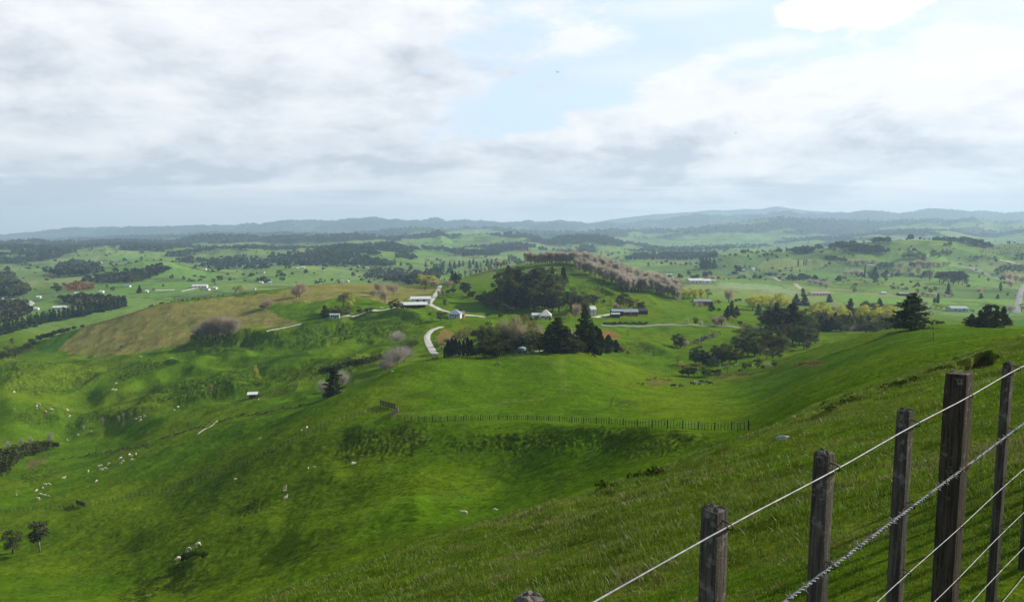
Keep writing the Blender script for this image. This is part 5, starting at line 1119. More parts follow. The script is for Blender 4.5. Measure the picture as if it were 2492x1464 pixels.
# white tank and hut on the brown hill crest
def crest_boxes():
    P = hit(830, 675, 560, 900); o = empty('field_hut', P, R(10)); tag(o, 'low white hut with a dark end on the brown hill crest', 'hut')
    MB().box(-1.2, 2.6, -1.2, 1.2, -.4, 2.2).build('wall', WHITE, o); MB().box(-2.8, -1.203, -1.1, 1.1, -.4, 2.0).build('porch', DARKWALL, o)
    MB().box(-2.9, 2.8, -1.4, 1.4, 2.2, 2.35).build('roof', WHITE, o)
    P = hit(847, 673, 560, 900); o = empty('water_tank', P); tag(o, 'taller white tank right of the hut on the brown hill crest', 'tank')
    m = MB(); n = 18
    m.tube([(0, 0, -.4), (0, 0, 3.0)], 1.1, n); m.build('body', WHITE, o, True); MB().tube([(0, 0, 3.0), (0, 0, 3.3)], [1.15, .3], n).build('lid', WHITE, o)
crest_boxes()
# green water tank in front of the grove
def green_tank():
    P = hit(1271, 859, 240, 320); o = empty('water_tank', P); tag(o, 'round dark green water tank in front of the grove', 'tank')
    G = mat('green_plastic', (.035, .085, .075), .45, .15, 1.5, spec=.4); n = 28; r = 1.55
    m = MB(); m.tube([(0, 0, -.5), (0, 0, 2.0)], r, n)
    for k in range(n):
        a = 2 * math.pi * k / n; m.tube([(math.cos(a) * r, math.sin(a) * r, -.3), (math.cos(a) * r, math.sin(a) * r, 1.95)], .045, 4)
    m.build('body', G, o, True)
    TOPM = mat('pale_tank_top', (.30, .42, .42), .5, .1, 1)
    d = MB(); d.tube([(0, 0, 2.003), (0, 0, 2.18), (0, 0, 2.36), (0, 0, 2.44)], [r + .04, r * .85, r * .5, r * .2], n); d.build('lid', TOPM, o, True)
    MB().tube([(0, 0, 2.4), (0, 0, 2.65)], .25, 12).build('hatch', TOPM, o); MB().tube([(-.2, -r - .06, 2.1), (-.2, -r - .06, 0)], .06, 8).build('pipe', WHITE, o)
green_tank()
# posts, poles, odds and ends
def pole(label, px, py, h, y0, y1, box=False):
    P = hit(px, py, y0, y1); o = empty('power_pole', P); tag(o, label, 'pole')
    MB().tube([(0, 0, -.5), (.05, 0, h)], [.16, .11], 8).build('post', mat('tarred_pole', (.09, .075, .06), .9, .25, 3), o)
    MB().box(-1.0, 1.0, -.06, .06, h - .6, h - .45).build('crossarm', WOODM, o)
    if box: MB().box(-.5, .5, -.45, .05, h * .25, h * .42).build('switch_box', WHITE, o)
pole('power pole with a white box by the bushes at the paddock corner', 1649, 893, 4.2, 250, 350, True)
pole('thin power pole in the middle of the green basin', 1616, 858, 4.5, 300, 420)
pole('short power pole on the bank above the basin', 1528, 817, 3.6, 330, 450)
pole('dark pole at the low end of the green basin', 1590, 866, 2.6, 290, 400)
def dead_tree():
    GREYW = mat('bleached_wood', (.17, .15, .125), .9, .3, 4)
    P = hit(1487, 986, 140, 230); o = empty('dead_tree', P); tag(o, 'standing forked bleached dead tree in the green hollow', 'dead tree')
    m = MB(); m.tube([(0, 0, -.2), (.05, 0, .8), (.35, .1, 1.5), (.8, .1, 2.3), (.85, 0, 3.0), (1.5, 0, 3.25)], [.14, .11, .09, .07, .05, .02], 7)
    m.tube([(.02, 0, .6), (-.05, 0, 1.5), (.0, .05, 2.7)], [.09, .06, .02], 6); m.tube([(.1, 0, .9), (.5, -.2, 1.2)], [.07, .03], 6); m.build('trunk', GREYW, o)
    for i, (x, y, L, a, lab) in enumerate([(1496, 986, 2.6, .45, 'fallen branch nearest the dead tree'), (1508, 985, 2.8, .40, 'longest fallen branch right of the dead tree'), (1528, 983, 2.0, .2, 'small fallen branch farthest from the dead tree')]):
        P = hit(x, y, 140, 230); m = MB(); m.tube([(0, 0, .0), (L * .5, .1, L * a * .45), (L * .85, 0, L * a), (L, .1, L * a * .95)], [.10, .09, .07, .03], 6)
        b = m.build('fallen_branch', GREYW); b.location = P; tag(b, lab, 'branch', 'fallen branches')
dead_tree()
def heap():
    rng = np.random.default_rng(3); m = MB(); W2 = mat('grey_stumps', (.30, .25, .20), .9, .4, 1.2, col2=(.06, .05, .042))
    a, b = hit(1696, 834, 320, 440), hit(1741, 813, 330, 480); d = b - a
    for i in range(110):
        t = rng.uniform(0, 1); p = d * t + np.array([rng.normal(0, 1.0), rng.normal(0, 1.3), abs(rng.normal(.5, .6))]); p[2] += float(height(a[0] + p[0], a[1] + p[1])[0]) - (a[2] + d[2] * t)
        v = rng.normal(size=3); v[2] *= .5; v /= np.linalg.norm(v); L = rng.uniform(.5, 1.5)
        m.tube([tuple(p - v * L), tuple(p + v * L)], [rng.uniform(.18, .4), rng.uniform(.08, .25)], 6)
    o = m.build('stump_heap', W2); o.location = a; tag(o, 'long heap of pulled grey stumps on the basin slope', 'stump heap')
heap()
def rock(label, px, py, size, m, y0, y1, name='rock', sink=.2, flat=.6, seed=1):
    P = hit(px, py, y0, y1); bm = bmesh.new(); bmesh.ops.create_icosphere(bm, subdivisions=3, radius=1.0)
    rng = np.random.default_rng(seed)
    for v in bm.verts:
        n = fbm(np.array([v.co.x * 1.3 + 5 + seed]), np.array([v.co.y * 1.3 + v.co.z * 1.7]), 3, seed)[0]
        v.co *= .6 + .8 * n; v.co.z *= flat
    me = bpy.data.meshes.new(name); bm.to_mesh(me); bm.free(); me.materials.append(m)
    o = link(name, me); o.location = P + np.array([0, 0, -sink * size]); o.scale = (size * 1.5, size, size); tag(o, label, 'rock')
STONE = mat('pale_limestone', (.50, .48, .44), .9, .25, 3, bump=.05)
rock('pale limestone boulder half buried on the near slope', 1906, 1066, .13, STONE, 14, 60, flat=.85)
rock('large pale boulder above the dairy shed', 994, 728, 1.5, STONE, 480, 720, seed=4)
rock('small black stone in the near grass', 1573, 1197, .055, mat('black_stone', (.02, .02, .022), .6, .2, 5), 8, 26, seed=3)
rock('grey lichen-covered stone in the gully by the drive', 928, 748, 1.0, STONE, 480, 700, seed=6)
# cars on the highway
def car(label, px, py, m, y0, y1, rz, L=4.4):
    P = hit(px, py, y0, y1); o = empty('car', P + np.array([0, 0, .5]), rz); tag(o, label, 'car')
    b = MB(); hw = .85; prof = [(-L / 2, .3), (-L / 2, .85), (-L * .3, .95), (-L * .18, 1.45), (L * .22, 1.45), (L * .34, .95), (L / 2, .8), (L / 2, .3)]
    n = len(prof); b.add([(x, -hw, z) for x, z in prof] + [(x, hw, z) for x, z in prof], [tuple(range(n)), tuple(range(2 * n - 1, n - 1, -1))] + [(i, i + n, (i + 1) % n + n, (i + 1) % n) for i in range(n)]); b.build('body', m, o)
    for x in (-L * .3, L * .3):
        for y in (-.86, .86): MB().tube([(x, y - .1, .32), (x, y + .1, .32)], .32, 12).build('wheel', DARKWALL, o)
    MB().box(-L * .17, L * .21, -.87, .87, 1.0, 1.35).build('window', GLASS, o)
car('dark car on the highway left of the dark trees', 2390, 664, mat('dark_car_paint', (.03, .03, .035), .3, .1, 1), 900, 3000, R(20), 7)
car('white car on the highway near the dark trees', 2418, 670, mat('white_car_paint', (.75, .75, .75), .3, .05, 1), 900, 3000, R(20), 5)
car('white car on the highway bend at the right margin', 2487, 722, mat('silver_car_paint', (.6, .6, .62), .3, .05, 1), 640, 1600, R(70), 4.6)
# ------------------------------------------------------------------ field fences
TIMBER = mat('weathered_timber', (.038, .033, .027), .9, .35, 5, stretch=(1, 1, .2)); WIREF = mat('fence_wire', (.30, .30, .30), .4, .1, 2, metal=.6)
def field_fence(label, posts, h, r, y0, y1, battens=0, wires=4, stuff_battens=True, lean=.03, name='wire_fence', br=.022, ylim=None):
    """posts: foot points in photo pixels; each post a part, wires run post to post"""
    Pts = [hit(x, y, y0, ylim(x) if ylim else y1) for x, y in posts]; base = Pts[0]
    o = empty(name, base); tag(o, label, 'fence'); rng = np.random.default_rng(int(posts[0][0]) + 5)
    pm = []
    for v in range(4):
        m = MB(); m.tube([(0, 0, -.4), (rng.normal(0, lean), rng.normal(0, lean), h * rng.uniform(.96, 1.06))], [r, r * .92], 7); pm.append(m.mesh('post', TIMBER))
    for i, p in enumerate(Pts):
        q = link('post', pm[i % 4], o); q.location = p - base; q.rotation_euler = (0, 0, rng.uniform(0, 6))
    if battens:
        bm_ = [MB().box(-br, br, -br * .8, br * .8, -.02, h * .93).mesh('batten', TIMBER) for _ in range(2)]; bl = []
        for a, b in zip(Pts[:-1], Pts[1:]):
            for k in range(1, battens + 1):
                p = a + (b - a) * (k + rng.uniform(-.12, .12)) / (battens + 1); p[2] = float(height(p[0], p[1])[0]); bl.append(p)
        if len(bl) > 100:
            near = sorted(bl, key=lambda p: p[1]); bl, rest = near[:100], near[100:]
            m = MB()
            for p in rest: x, y, z = p - base; m.box(x - br, x + br, y - br * .8, y + br * .8, z - .02, z + h * .93)
            s = m.build('batten', TIMBER, o); s['kind'] = 'stuff'
        for p in bl:
            q = link('batten', bm_[0], o); q.location = p - base; q.rotation_euler = (rng.normal(0, .04), rng.normal(0, .06), rng.uniform(-.3, .3))
    for k in range(wires):
        z = h * (.95 - k * .8 / max(wires - 1, 1)); m = MB()
        m.tube([tuple(p - base + np.array([0, -r, z])) for p in Pts], .006, 4, False); m.build('wire', WIREF, o)
    return o
mid = [(948,1021)] + [(x, float(np.interp(x, [948,1000,1100,1200,1300,1400,1500,1600,1700,1800,1852], [1021,1024,1024,1021,1022,1027,1033,1040,1044,1046,1047]))) for x in
 (969,985,1001,1018,1034,1053,1071,1089,1108,1128,1149,1170,1191,1214,1235,1258,1284,1307,1335,1361,1392,1420,1451,1482,1516,1551,1587,1624,1661,1699,1739,1780,1822)]
ff = field_fence('dark post and batten fence running across the middle of the pasture', mid, 1.15, .10, 72, 178, 4, 5, br=.032, ylim=lambda x: 178 if x < 1640 else 128)
mk = MB(); mk.box(-.06, .06, -.03, .03, -.2, 1.15); q = mk.build('marker_post', WHITE); q.location = hit(1395, 1027, 95, 178); tag(q, 'white marker post halfway along the middle fence', 'post')
mk = MB(); mk.box(-.07, .07, -.04, .04, -.2, 1.3); q = mk.build('marker_post', WHITE); q.location = hit(969, 1000, 120, 200); tag(q, 'white gate post above the left end of the middle fence', 'post')
def poly_posts(line, step):
    p = np.array(line, float); s = np.concatenate([[0], np.cumsum(np.hypot(*np.diff(p, axis=0).T))]); t = np.arange(0, s[-1], step)
    return list(zip(np.interp(t, s, p[:, 0]), np.interp(t, s, p[:, 1])))
field_fence('thin fence down the shaded left slope', poly_posts([(2,1247),(80,1241),(160,1237),(220,1230),(300,1213),(400,1196),(500,1165),(600,1128),(640,1110),(700,1080),(771,1043),(840,1020),(898,1002),(938,1012)], 11), 1.05, .045, 120, 230, 0, 4)
field_fence('fence skirting the front of the tank grove', poly_posts([(1064,862),(1085,864),(1110,869),(1150,874),(1200,876),(1240,873),(1270,866),(1300,860),(1320,857)], 5), 1.0, .055, 225, 330, 0, 4)
field_fence('fence above the stream in the lit left valley', poly_posts([(620,960),(680,950),(730,934),(768,920)], 9), 1.0, .05, 240, 400, 0, 3)
field_fence('dark fence from the cutting down to the valley floor', poly_posts([(1036,802),(1015,818),(990,833),(960,845),(920,856)], 6), 1.1, .07, 300, 500, 0, 3)
field_fence('fence across the green basin below the road', poly_posts([(1606,798),(1618,806),(1628,814),(1636,822)], 3), 1.1, .07, 330, 480, 0, 3)
field_fence('fence under the hedge at the right grove', poly_posts([(1612,906),(1640,914),(1680,918),(1720,919),(1740,916)], 8), 1.1, .07, 220, 340, 0, 3)
field_fence('fence running over the brow of the right green ridge', poly_posts([(2272,796),(2272,806),(2272,818),(2272,832)], 5), 1.1, .05, 110, 260, 0, 3)
# stockyard rails beside the left end of the middle fence
def yard(label, a, b, y0, y1, h=1.5):
    A, B = hit(*a, y0, y1), hit(*b, y0, y1); o = empty('stockyard_rails', A); tag(o, label, 'yard fence'); d = B - A; L = np.linalg.norm(d[:2]); n = max(3, int(L / 1.6) + 1)
    for i in range(n):
        p = d * i / (n - 1); MB().box(p[0] - .08, p[0] + .08, p[1] - .08, p[1] + .08, p[2] - .4, p[2] + h).build('post', TIMBER, o)
    for k in range(5):
        z = .22 + k * (h - .3) / 4.4; m = MB(); off = np.array([0, -.12, 0])
        for s, e in ((0, 1),):
            p, q = d * s + off, d * e + off; nrm = np.array([-d[1], d[0], 0]) / L * .02
            v = [p - nrm + [0, 0, z], q - nrm + [0, 0, z], q + nrm + [0, 0, z], p + nrm + [0, 0, z], p - nrm + [0, 0, z + .17], q - nrm + [0, 0, z + .17], q + nrm + [0, 0, z + .17], p + nrm + [0, 0, z + .17]]
            m.add(v, [(3, 2, 1, 0), (4, 5, 6, 7), (0, 1, 5, 4), (1, 2, 6, 5), (2, 3, 7, 6), (3, 0, 4, 7)])
        m.build('rail', TIMBER, o)
yard('wooden stockyard rails on the brow above the middle fence', (926, 986), (961, 996), 130, 220)
yard('short wooden rails joining the stockyard to the middle fence', (948, 1020), (967, 1004), 125, 200)
yard('low wooden pen beside the fence on the shaded slope', (186, 1226), (206, 1232), 130, 230, 1.2)
yard('grey gate rails across the end of the white road', (1052, 865), (1066, 864), 225, 300, 1.1)
yard('pale rails at the right end of the tank grove', (1331, 857), (1354, 856), 240, 310, .9)
# ------------------------------------------------------------------ foreground fence (1 m in front of the camera, running away to the right)
def fence_pt(px, py, p=1.0):
    u = ray_u(px, py); t = float(tdown(py)); k = p / (u * FN[0] + FN[1]); return np.array([u * k, k, -t * k])
def fence_s(px, py, p=1.0):
    P = fence_pt(px, py, p); return P[0] * FD[0] + P[1] * FD[1], P[2]
def near_wood(name, face, top, tint):
    mt = bpy.data.materials.new(name); mt.use_nodes = True; k = NT(mt.node_tree)
    out = k.n('ShaderNodeOutputMaterial'); b = k.n('ShaderNodeBsdfPrincipled'); oc = k.n('ShaderNodeTexCoord').outputs['Object']
    grain = k.noise(k.mapping(oc, sc=(1, 1, .05)), 95, 6, .7, .4); blot = k.noise(k.mapping(oc, sc=(1, 1, .35)), 14, 5, .65); fine = k.noise(oc, 160, 3, .6); lich = k.noise(oc, 26, 6, .7)
    c = k.mix(k.ss(grain, .36, .66), tuple(x * .32 for x in face), face)
    c = k.mix(k.ss(blot, .48, .72, 0, .55), c, tuple(x * .42 for x in face))
    z = k.sep(oc)[2]
    lichen = k.m('MULTIPLY', k.ss(lich, .56, .66), k.ss(z, 1.0, 1.62, .10, .55))
    c = k.mix(lichen, c, (.23, .235, .19)); c = k.mix(k.ss(k.noise(k.mapping(oc, loc=(3, 8, 1), sc=(1, 1, .3)), 9, 4, .6), .60, .74, 0, .6), c, tint)
    c = k.mix(k.ss(fine, .62, .74, 0, .5), c, tuple(min(1, x * 2.2) for x in face))
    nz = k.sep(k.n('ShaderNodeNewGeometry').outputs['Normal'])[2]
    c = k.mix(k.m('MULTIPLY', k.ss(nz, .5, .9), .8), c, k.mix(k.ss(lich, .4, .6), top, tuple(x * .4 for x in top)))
    k.put(b.inputs['Base Color'], c); b.inputs['Roughness'].default_value = .95; b.inputs['Specular IOR Level'].default_value = .12
    bp = k.n('ShaderNodeBump'); bp.inputs['Strength'].default_value = .9; bp.inputs['Distance'].default_value = .004
    k.put(bp.inputs['Height'], k.m('ADD', k.m('MULTIPLY', grain, 1.2), k.m('ADD', fine, lich))); k.put(b.inputs['Normal'], bp.outputs[0]); k.put(out.inputs['Surface'], b.outputs[0])
    return mt
NW = near_wood('lichened_batten', (.108, .096, .077), (.18, .17, .14), (.075, .055, .035)); NW2 = near_wood('rusty_brown_post', (.075, .060, .045), (.19, .155, .11), (.10, .055, .025))
GALV = mat('galvanised_wire', (.27, .275, .28), .6, .25, 40, metal=.35, spec=.4); RUSTW = mat('rusty_wire', (.24, .10, .05), .8, .3, 90); STAPLE = mat('dark_staple', (.07, .05, .04), .6, .3, 90, metal=.5)
def batten(o, s, ztop, w, d, m, lean, seed, name):
    """one square sawn post: slightly waney edges, split rough top"""
    rng = np.random.default_rng(seed); bm = bmesh.new(); zb = -2.35; H_ = ztop - zb; nz = 26; ns = 5
    ring = []
    for side in range(4):
        for k in range(ns):
            t = k / ns; a = [(-1, -1), (1, -1), (1, 1), (-1, 1)][side]; b = [(-1, -1), (1, -1), (1, 1), (-1, 1)][(side + 1) % 4]; x, y = a[0] + (b[0] - a[0]) * t, a[1] + (b[1] - a[1]) * t
            if k == 0: x, y = x * .95, y * .95
            ring.append((x * w / 2, y * d / 2))
    n = len(ring); rows = []
    for i in range(nz + 1):
        t = i / nz; z = H_ * t; row = []
        for j, (x, y) in enumerate(ring):
            q = 1 + .07 * (fbm(np.array([j * 1.3 + seed * 7]), np.array([t * 5.0 + seed]), 3, seed)[0] - .5) - (.05 if i == nz else 0)
            zz = z + (rng.normal(0, .0022) + .003 if i == nz else 0)
            row.append(bm.verts.new((x * q + lean[0] * t * t, y * q + lean[1] * t * t, zz)))
        rows.append(row)
    for i in range(nz):
        for j in range(n): bm.faces.new((rows[i][j], rows[i][(j + 1) % n], rows[i + 1][(j + 1) % n], rows[i + 1][j]))
    inner = [bm.verts.new((v.co.x * .55, v.co.y * .55, v.co.z + rng.normal(0, .0025) + .004)) for v in rows[-1]]; cz = sum(v.co.z for v in inner) / n
    c = bm.verts.new((lean[0], lean[1], cz + .002))
    for j in range(n):
        bm.faces.new((rows[-1][j], rows[-1][(j + 1) % n], inner[(j + 1) % n], inner[j])); bm.faces.new((inner[j], inner[(j + 1) % n], c))
    me = bpy.data.meshes.new(name); bm.to_mesh(me); bm.free(); me.materials.append(m)
    q = link(name, me, o); q.location = (FD[0] * s + FN[0], FD[1] * s + FN[1], zb); q.rotation_euler = (0, 0, math.pi / 2 - FA + rng.normal(0, .03))
    return q
def near_fence():
    o = empty('post_and_wire_fence', (0, 0, 0)); tag(o, 'weathered post, batten and barbed wire fence in the foreground', 'fence')
    spec = [(1287, 1458, .050, .050, NW, 0), (1738, 1240, .054, .054, NW, 1), (2003, 1104, .052, .052, NW, 2), (2203, 999, .052, .048, NW, 3), (2335, 908, .112, .088, NW2, 4), (2454, 883, .052, .040, NW, 5)]
    S = []
    for px, py, w, d, m, k in spec:
        s, z = fence_s(px, py); S.append(s)
        q = batten(o, s, z, w, d, m, (random.uniform(-.006, .01), 0), 40 + k, 'strainer_post' if m is NW2 else 'batten')
        if m is NW2: q['label'] = 'thick rust-brown strainer post'
    s = S[-1]
    for k in range(9):
        s += .64; batten(o, s, -.66 + s * .016, .052, .05, NW, (0, 0), 70 + k, 'batten')
    p_w = .955
    lines = [((1440,1464),(2492,890)), ((1910,1464),(2492,1030)), ((2135,1464),(2492,1140)), ((2273,1464),(2492,1245)), ((2365,1464),(2492,1330)), ((2440,1464),(2492,1400))]
    for i, (a, b) in enumerate(lines):
        s1, z1 = fence_s(*a, p_w); s2, z2 = fence_s(*b, p_w); sl = (z2 - z1) / (s2 - s1)
        at = lambda s, dz=0.0, dn=0.0: (FD[0] * s + FN[0] * (p_w + dn), FD[1] * s + FN[1] * (p_w + dn), z1 + (s - s1) * sl + dz)
        if i != 1:
            m = MB(); m.tube([at(s, .003 * math.sin(s * 5)) for s in np.linspace(-1.2, 11, 60)], .0024 if i == 0 else .0018, 8, False); w = m.build('wire', GALV, o, True)
        else:
            m = MB(); r = .0042
            for ph in (0, math.pi):
                ss_ = np.arange(.6, 7.5, .008); m.tube([at(s, r * math.sin(s * 130 + ph), r * math.cos(s * 130 + ph)) for s in ss_], .0023, 5, False)
            m.tube([at(s) for s in np.linspace(7.5, 11, 12)], .006, 5, False); w = m.build('barbed_wire', GALV, o, True)
            bm_ = []
            rng = np.random.default_rng(9)
            for v in range(5):
                q = MB(); 
                for t0 in (0, 1.6):
                    q.tube([(-.006 + .004 * k / 1.0, .0065 * math.cos(t0 + k * 1.25), .0065 * math.sin(t0 + k * 1.25)) for k in range(9)], .0017, 5)
                for sg in (-1, 1):
                    for kk in range(2):
                        dx = rng.uniform(-.010, .010); d = Vector((rng.uniform(-.5, .5), rng.normal(), sg * rng.uniform(.5, 1.2))).normalized() * .021
                        q.tube([(dx, 0, 0), (dx + d.x * .5, d.y * .5, d.z * .5), (dx + d.x, d.y, d.z)], [.0018, .0017, .0004], 5)
                bm_.append(q.mesh('barb', GALV, True))
            k = 0
            for s in np.arange(1.55, 7.4, .095):
                q = link('barb', bm_[k % 5], w); q.location = at(s); q.rotation_euler = (rng.uniform(0, 6.28), 0, math.pi / 2 - FA); k += 1
        # staples where the wire is nailed to each post
        for k, s in enumerate(S):
            if i and k < (1 if i == 1 else 3): continue
            m = MB(); ww = spec[k][2] * .25; x = s + ww * .3
            m.tube([at(x - .006, .014, .03), at(x - .005, .009, -.007), at(x + .003, .0, -.008), at(x + .005, -.009, -.006), at(x + .007, -.014, .03)], .0022, 6)
            m.build('staple', RUSTW if spec[k][4] is NW2 else STAPLE, o, True)
        if i == 1:
            m = MB(); m.tube([at(S[4] - .05 + .01 * k, .007 * math.sin(k * 2.1), .007 * math.cos(k * 2.1) - .002) for k in range(12)], .0026, 6); m.build('wire_tie', RUSTW, o, True)
near_fence()
# ------------------------------------------------------------------ animals
WOOL = mat('cream_wool', (.62, .56, .44), .95, .15, 9, bump=.03, obj_var=.12); HIDE = mat('black_hide', (.018, .016, .015), .6, .2, 2); PIED = mat('black_and_white_hide', (.60, .58, .55), .7, .1, 1.1, col2=(.016, .015, .014), detail=1)
def skin_animal(name, nodes, edges, m, root=0, sub=2):
    """one continuous skinned body from joints (x forward, z up) with radii"""
    me = bpy.data.meshes.new(name + '_skin'); me.from_pydata([n[:3] for n in nodes], edges, []); o = bpy.data.objects.new(name + '_skin', me); COL.objects.link(o)
    md = o.modifiers.new('skin', 'SKIN'); md.use_smooth_shade = True
    sk = me.skin_vertices[0].data
    for i, n in enumerate(nodes): sk[i].radius = (n[3], n[4] if len(n) > 4 else n[3]); sk[i].use_root = (i == root)
    s = o.modifiers.new('sub', 'SUBSURF'); s.levels = s.render_levels = sub
    dg = bpy.context.evaluated_depsgraph_get(); out = bpy.data.meshes.new_from_object(o.evaluated_get(dg)); out.name = name
    bpy.data.objects.remove(o); bpy.data.meshes.remove(me); out.materials.clear(); out.materials.append(m)
    return out
def quad(name, m, graze, sheep=True):
    if sheep:
        hd = [(.60, 0, .42, .13), (.74, 0, .22, .10), (.86, 0, .08, .05)] if graze else [(.58, 0, .82, .14), (.70, 0, .97, .105), (.86, 0, .92, .055)]
        N = [(0, 0, .66, .25, .27), (-.38, 0, .66, .23, .25), (.36, 0, .66, .21, .24), *hd]
        legs = [(.32, .13), (.32, -.13), (-.40, .13), (-.40, -.13)]; E = [(0, 1), (0, 2), (2, 3), (3, 4), (4, 5)]; r = (.075, .042, .035)
        ear = [(hd[1][0] - .05, .13, hd[1][2] + .06, .025), (hd[1][0] - .05, -.13, hd[1][2] + .06, .025)]
        zl = (.42, .2, .0)
    else:
        hd = [(1.05, 0, .75, .20), (1.30, 0, .38, .15), (1.48, 0, .14, .09)] if graze else [(1.02, 0, 1.22, .20), (1.25, 0, 1.38, .15), (1.52, 0, 1.26, .09)]
        N = [(0, 0, .98, .33, .38), (-.72, 0, 1.04, .28, .33), (.66, 0, 1.0, .28, .35), *hd]
        legs = [(.62, .18), (.62, -.18), (-.74, .18), (-.74, -.18)]; E = [(0, 1), (0, 2), (2, 3), (3, 4), (4, 5)]; r = (.13, .065, .055)
        ear = [(hd[1][0] - .05, .22, hd[1][2] + .08, .03), (hd[1][0] - .05, -.22, hd[1][2] + .08, .03)]
        zl = (.62, .32, .0)
    for x, y in legs:
        b = len(N); back = x < 0
        N += [(x, y, zl[0], r[0]), (x + (-.05 if back else .0), y, zl[1], r[1]), (x, y, zl[2], r[2])]; E += [((1 if back else 2), b), (b, b + 1), (b + 1, b + 2)]
    for e in ear: N.append(e); E.append((4, len(N) - 1))
    N.append((-.60 if sheep else -1.06, 0, .60 if sheep else 1.02, .04)); E.append((1, len(N) - 1))
    if not sheep: N.append((-1.08, 0, .5, .025)); E.append((len(N) - 2, len(N) - 1))
    return skin_animal(name, N, E, m)
SHEEP = [quad('sheep', WOOL, True), quad('sheep', WOOL, False)]; COW = [quad('cow', HIDE, True, False), quad('cow', HIDE, False, False)]; COWP = quad('cow', PIED, True, False)
def animal(me, name, cat, label, px, py, L, y0, y1, rz, group, base=1.25):
    P = hit(px, py, y0, y1); o = link(name, me); o.location = P; s = L * P[1] / F / base if L else 1.0; s = min(max(s, .5 if cat == 'sheep' else .85), 1.5)
    o.scale = (s, s, s); e = 1.0; g = np.array([float(height(P[0] + e, P[1])[0] - height(P[0] - e, P[1])[0]) / 2, float(height(P[0], P[1] + e)[0] - height(P[0], P[1] - e)[0]) / 2])
    f = np.array([math.cos(rz), math.sin(rz)]); o.rotation_euler = (0, -math.atan(float(f @ g)), rz); tag(o, label, cat, group); return o
def flock(group, place, pts, y0, y1, seed, noun='cream sheep'):
    pts = sorted(pts); rng = np.random.default_rng(seed)
    for i, p in enumerate(pts):
        rz = rng.choice([0, math.pi]) + rng.normal(0, .7); n = len(pts)
        animal(SHEEP[int(rng.random() < .3)], 'sheep', 'sheep', f'{noun} {place}' + ('' if n > 20 else f', {ordinal(i, n)}'), p[0], p[1] + 3, p[2] if len(p) > 2 else 7, y0, y1, rz, group)
flock('sheep strung along the valley foot', 'in the file across the shaded slope', [(315,1105,8),(321,1107,6),(331,1104,7),(294,1113,8),(321,1117,8),(300,1121,8),(295,1126,8),(265,1125,6),(263,1128,7),(240,1133,8),(246,1131,7),(256,1138,8),(245,1142,9),(251,1141,6),(215,1146,9),(155,1163,10)], 150, 300, 1)
flock('sheep bunched at the left margin', 'in the bunch near the left margin', [(118,1177,9),(111,1178,8),(104,1186,8),(89,1192,8),(40,1203,8),(98,1202,9),(103,1201,6),(109,1203,7),(118,1205,6),(94,1213,10),(235,1169,8)], 150, 300, 2)
flock('sheep far across the left valley', 'dotted over the far valley paddocks', [(34,953),(91,981),(96,982),(90,987),(90,993),(34,994),(110,1000),(126,995),(163,997),(170,1011),(283,932),(275,947),(283,948),(417,871),(342,867),(434,989),(424,996),(331,1018),(342,1014),(352,1011),(343,1021),(222,1049),(190,1057),(163,1069),(629,971)], 220, 480, 3)
flock('sheep in the hollow under the right grove', 'in the hollow under the right grove', [(1751,884,5),(1752,889,5),(1773,887,5),(1790,886,5),(1795,883,5),(1780,892,5),(1831,889,7)], 240, 340, 4)
for lab, x, y, L, rz, k in [('topmost of three cream sheep above the bare slip, grazing', 484, 1329, 17, 3.5, 0), ('middle of three cream sheep above the bare slip', 461, 1340, 15, 3.3, 0), ('lowest of three cream sheep, standing at the bare slip', 433, 1362, 14, 3.9, 0),
  ('sheep with raised head alone above the left slips', 697, 1214, 13, .5, 1), ('sheep standing side-on just above another pair', 695, 1190, 12, .1, 1), ('small sheep tucked below the side-on sheep', 693, 1195, 8, .4, 0), ('sheep seen end-on left of a lying lamb', 750, 1141, 8, 1.9, 0), ('lamb lying right of the end-on sheep', 765, 1138, 6, .2, 0),
  ('sheep grazing alone below the gullied bank', 860, 1131, 13, .6, 0), ('sheep standing side-on in the near hollow', 1131, 1253, 17, 3.2, 1), ('tiny sheep at the brow of the near slope', 1205, 1243, 7, .3, 0), ('pale sheep on the shaded slope left of its neighbour', 735, 1048, 6, .9, 0), ('pale sheep upper right of its neighbour on the shaded slope', 747, 1042, 8, 1.4, 0),
  ('sheep alone on the knoll skyline', 955, 905, 6, .5, 0), ('sheep alone near the thin fence on the shaded slope', 632, 1068, 7, .1, 0), ('lamb lying alone on the left slope', 573, 1167, 7, .6, 0)]:
    animal(SHEEP[k], 'sheep', 'sheep', lab, x, y, L, 80, 300, rz, 'sheep scattered on the near slopes')
for i, (lab, x, y, rz, me) in enumerate([('black cow, leftmost of the herd in the green hollow', 1638, 942, 0, COW[1]), ('black cow grazing second from the left in the hollow', 1656, 942, .7, COW[0]), ('black cow left of the white-backed one', 1684, 936, .4, COW[0]), ('black and white cow in the middle of the herd', 1692, 933, .7, COWP),
   ('black cow just right of the white-backed one', 1702, 937, .9, COW[0]), ('black cow highest in the herd', 1709, 932, 3.0, COW[1]), ('black cow grazing second from the right in the hollow', 1720, 931, .9, COW[0]), ('small black calf at the right end of the herd', 1729, 936, 3.1, COW[1])]):
    animal(me, 'cow', 'cow', lab, x, y, 7 if 'calf' not in lab else 4, 180, 330, rz, 'black cattle in the green hollow', 2.6)
animal(COWP, 'cow', 'cow', 'black and white cow alone below the tank fence', 1211, 890, 16, 225, 330, 2.7, None, 2.6); animal(COW[0], 'cow', 'cow', 'black cow alone below the right end of the grove', 1443, 868, 6, 220, 330, .2, None, 2.6)
rng = np.random.default_rng(77); xs = np.concatenate([rng.uniform(352, 470, 22), rng.uniform(470, 628, 24)])
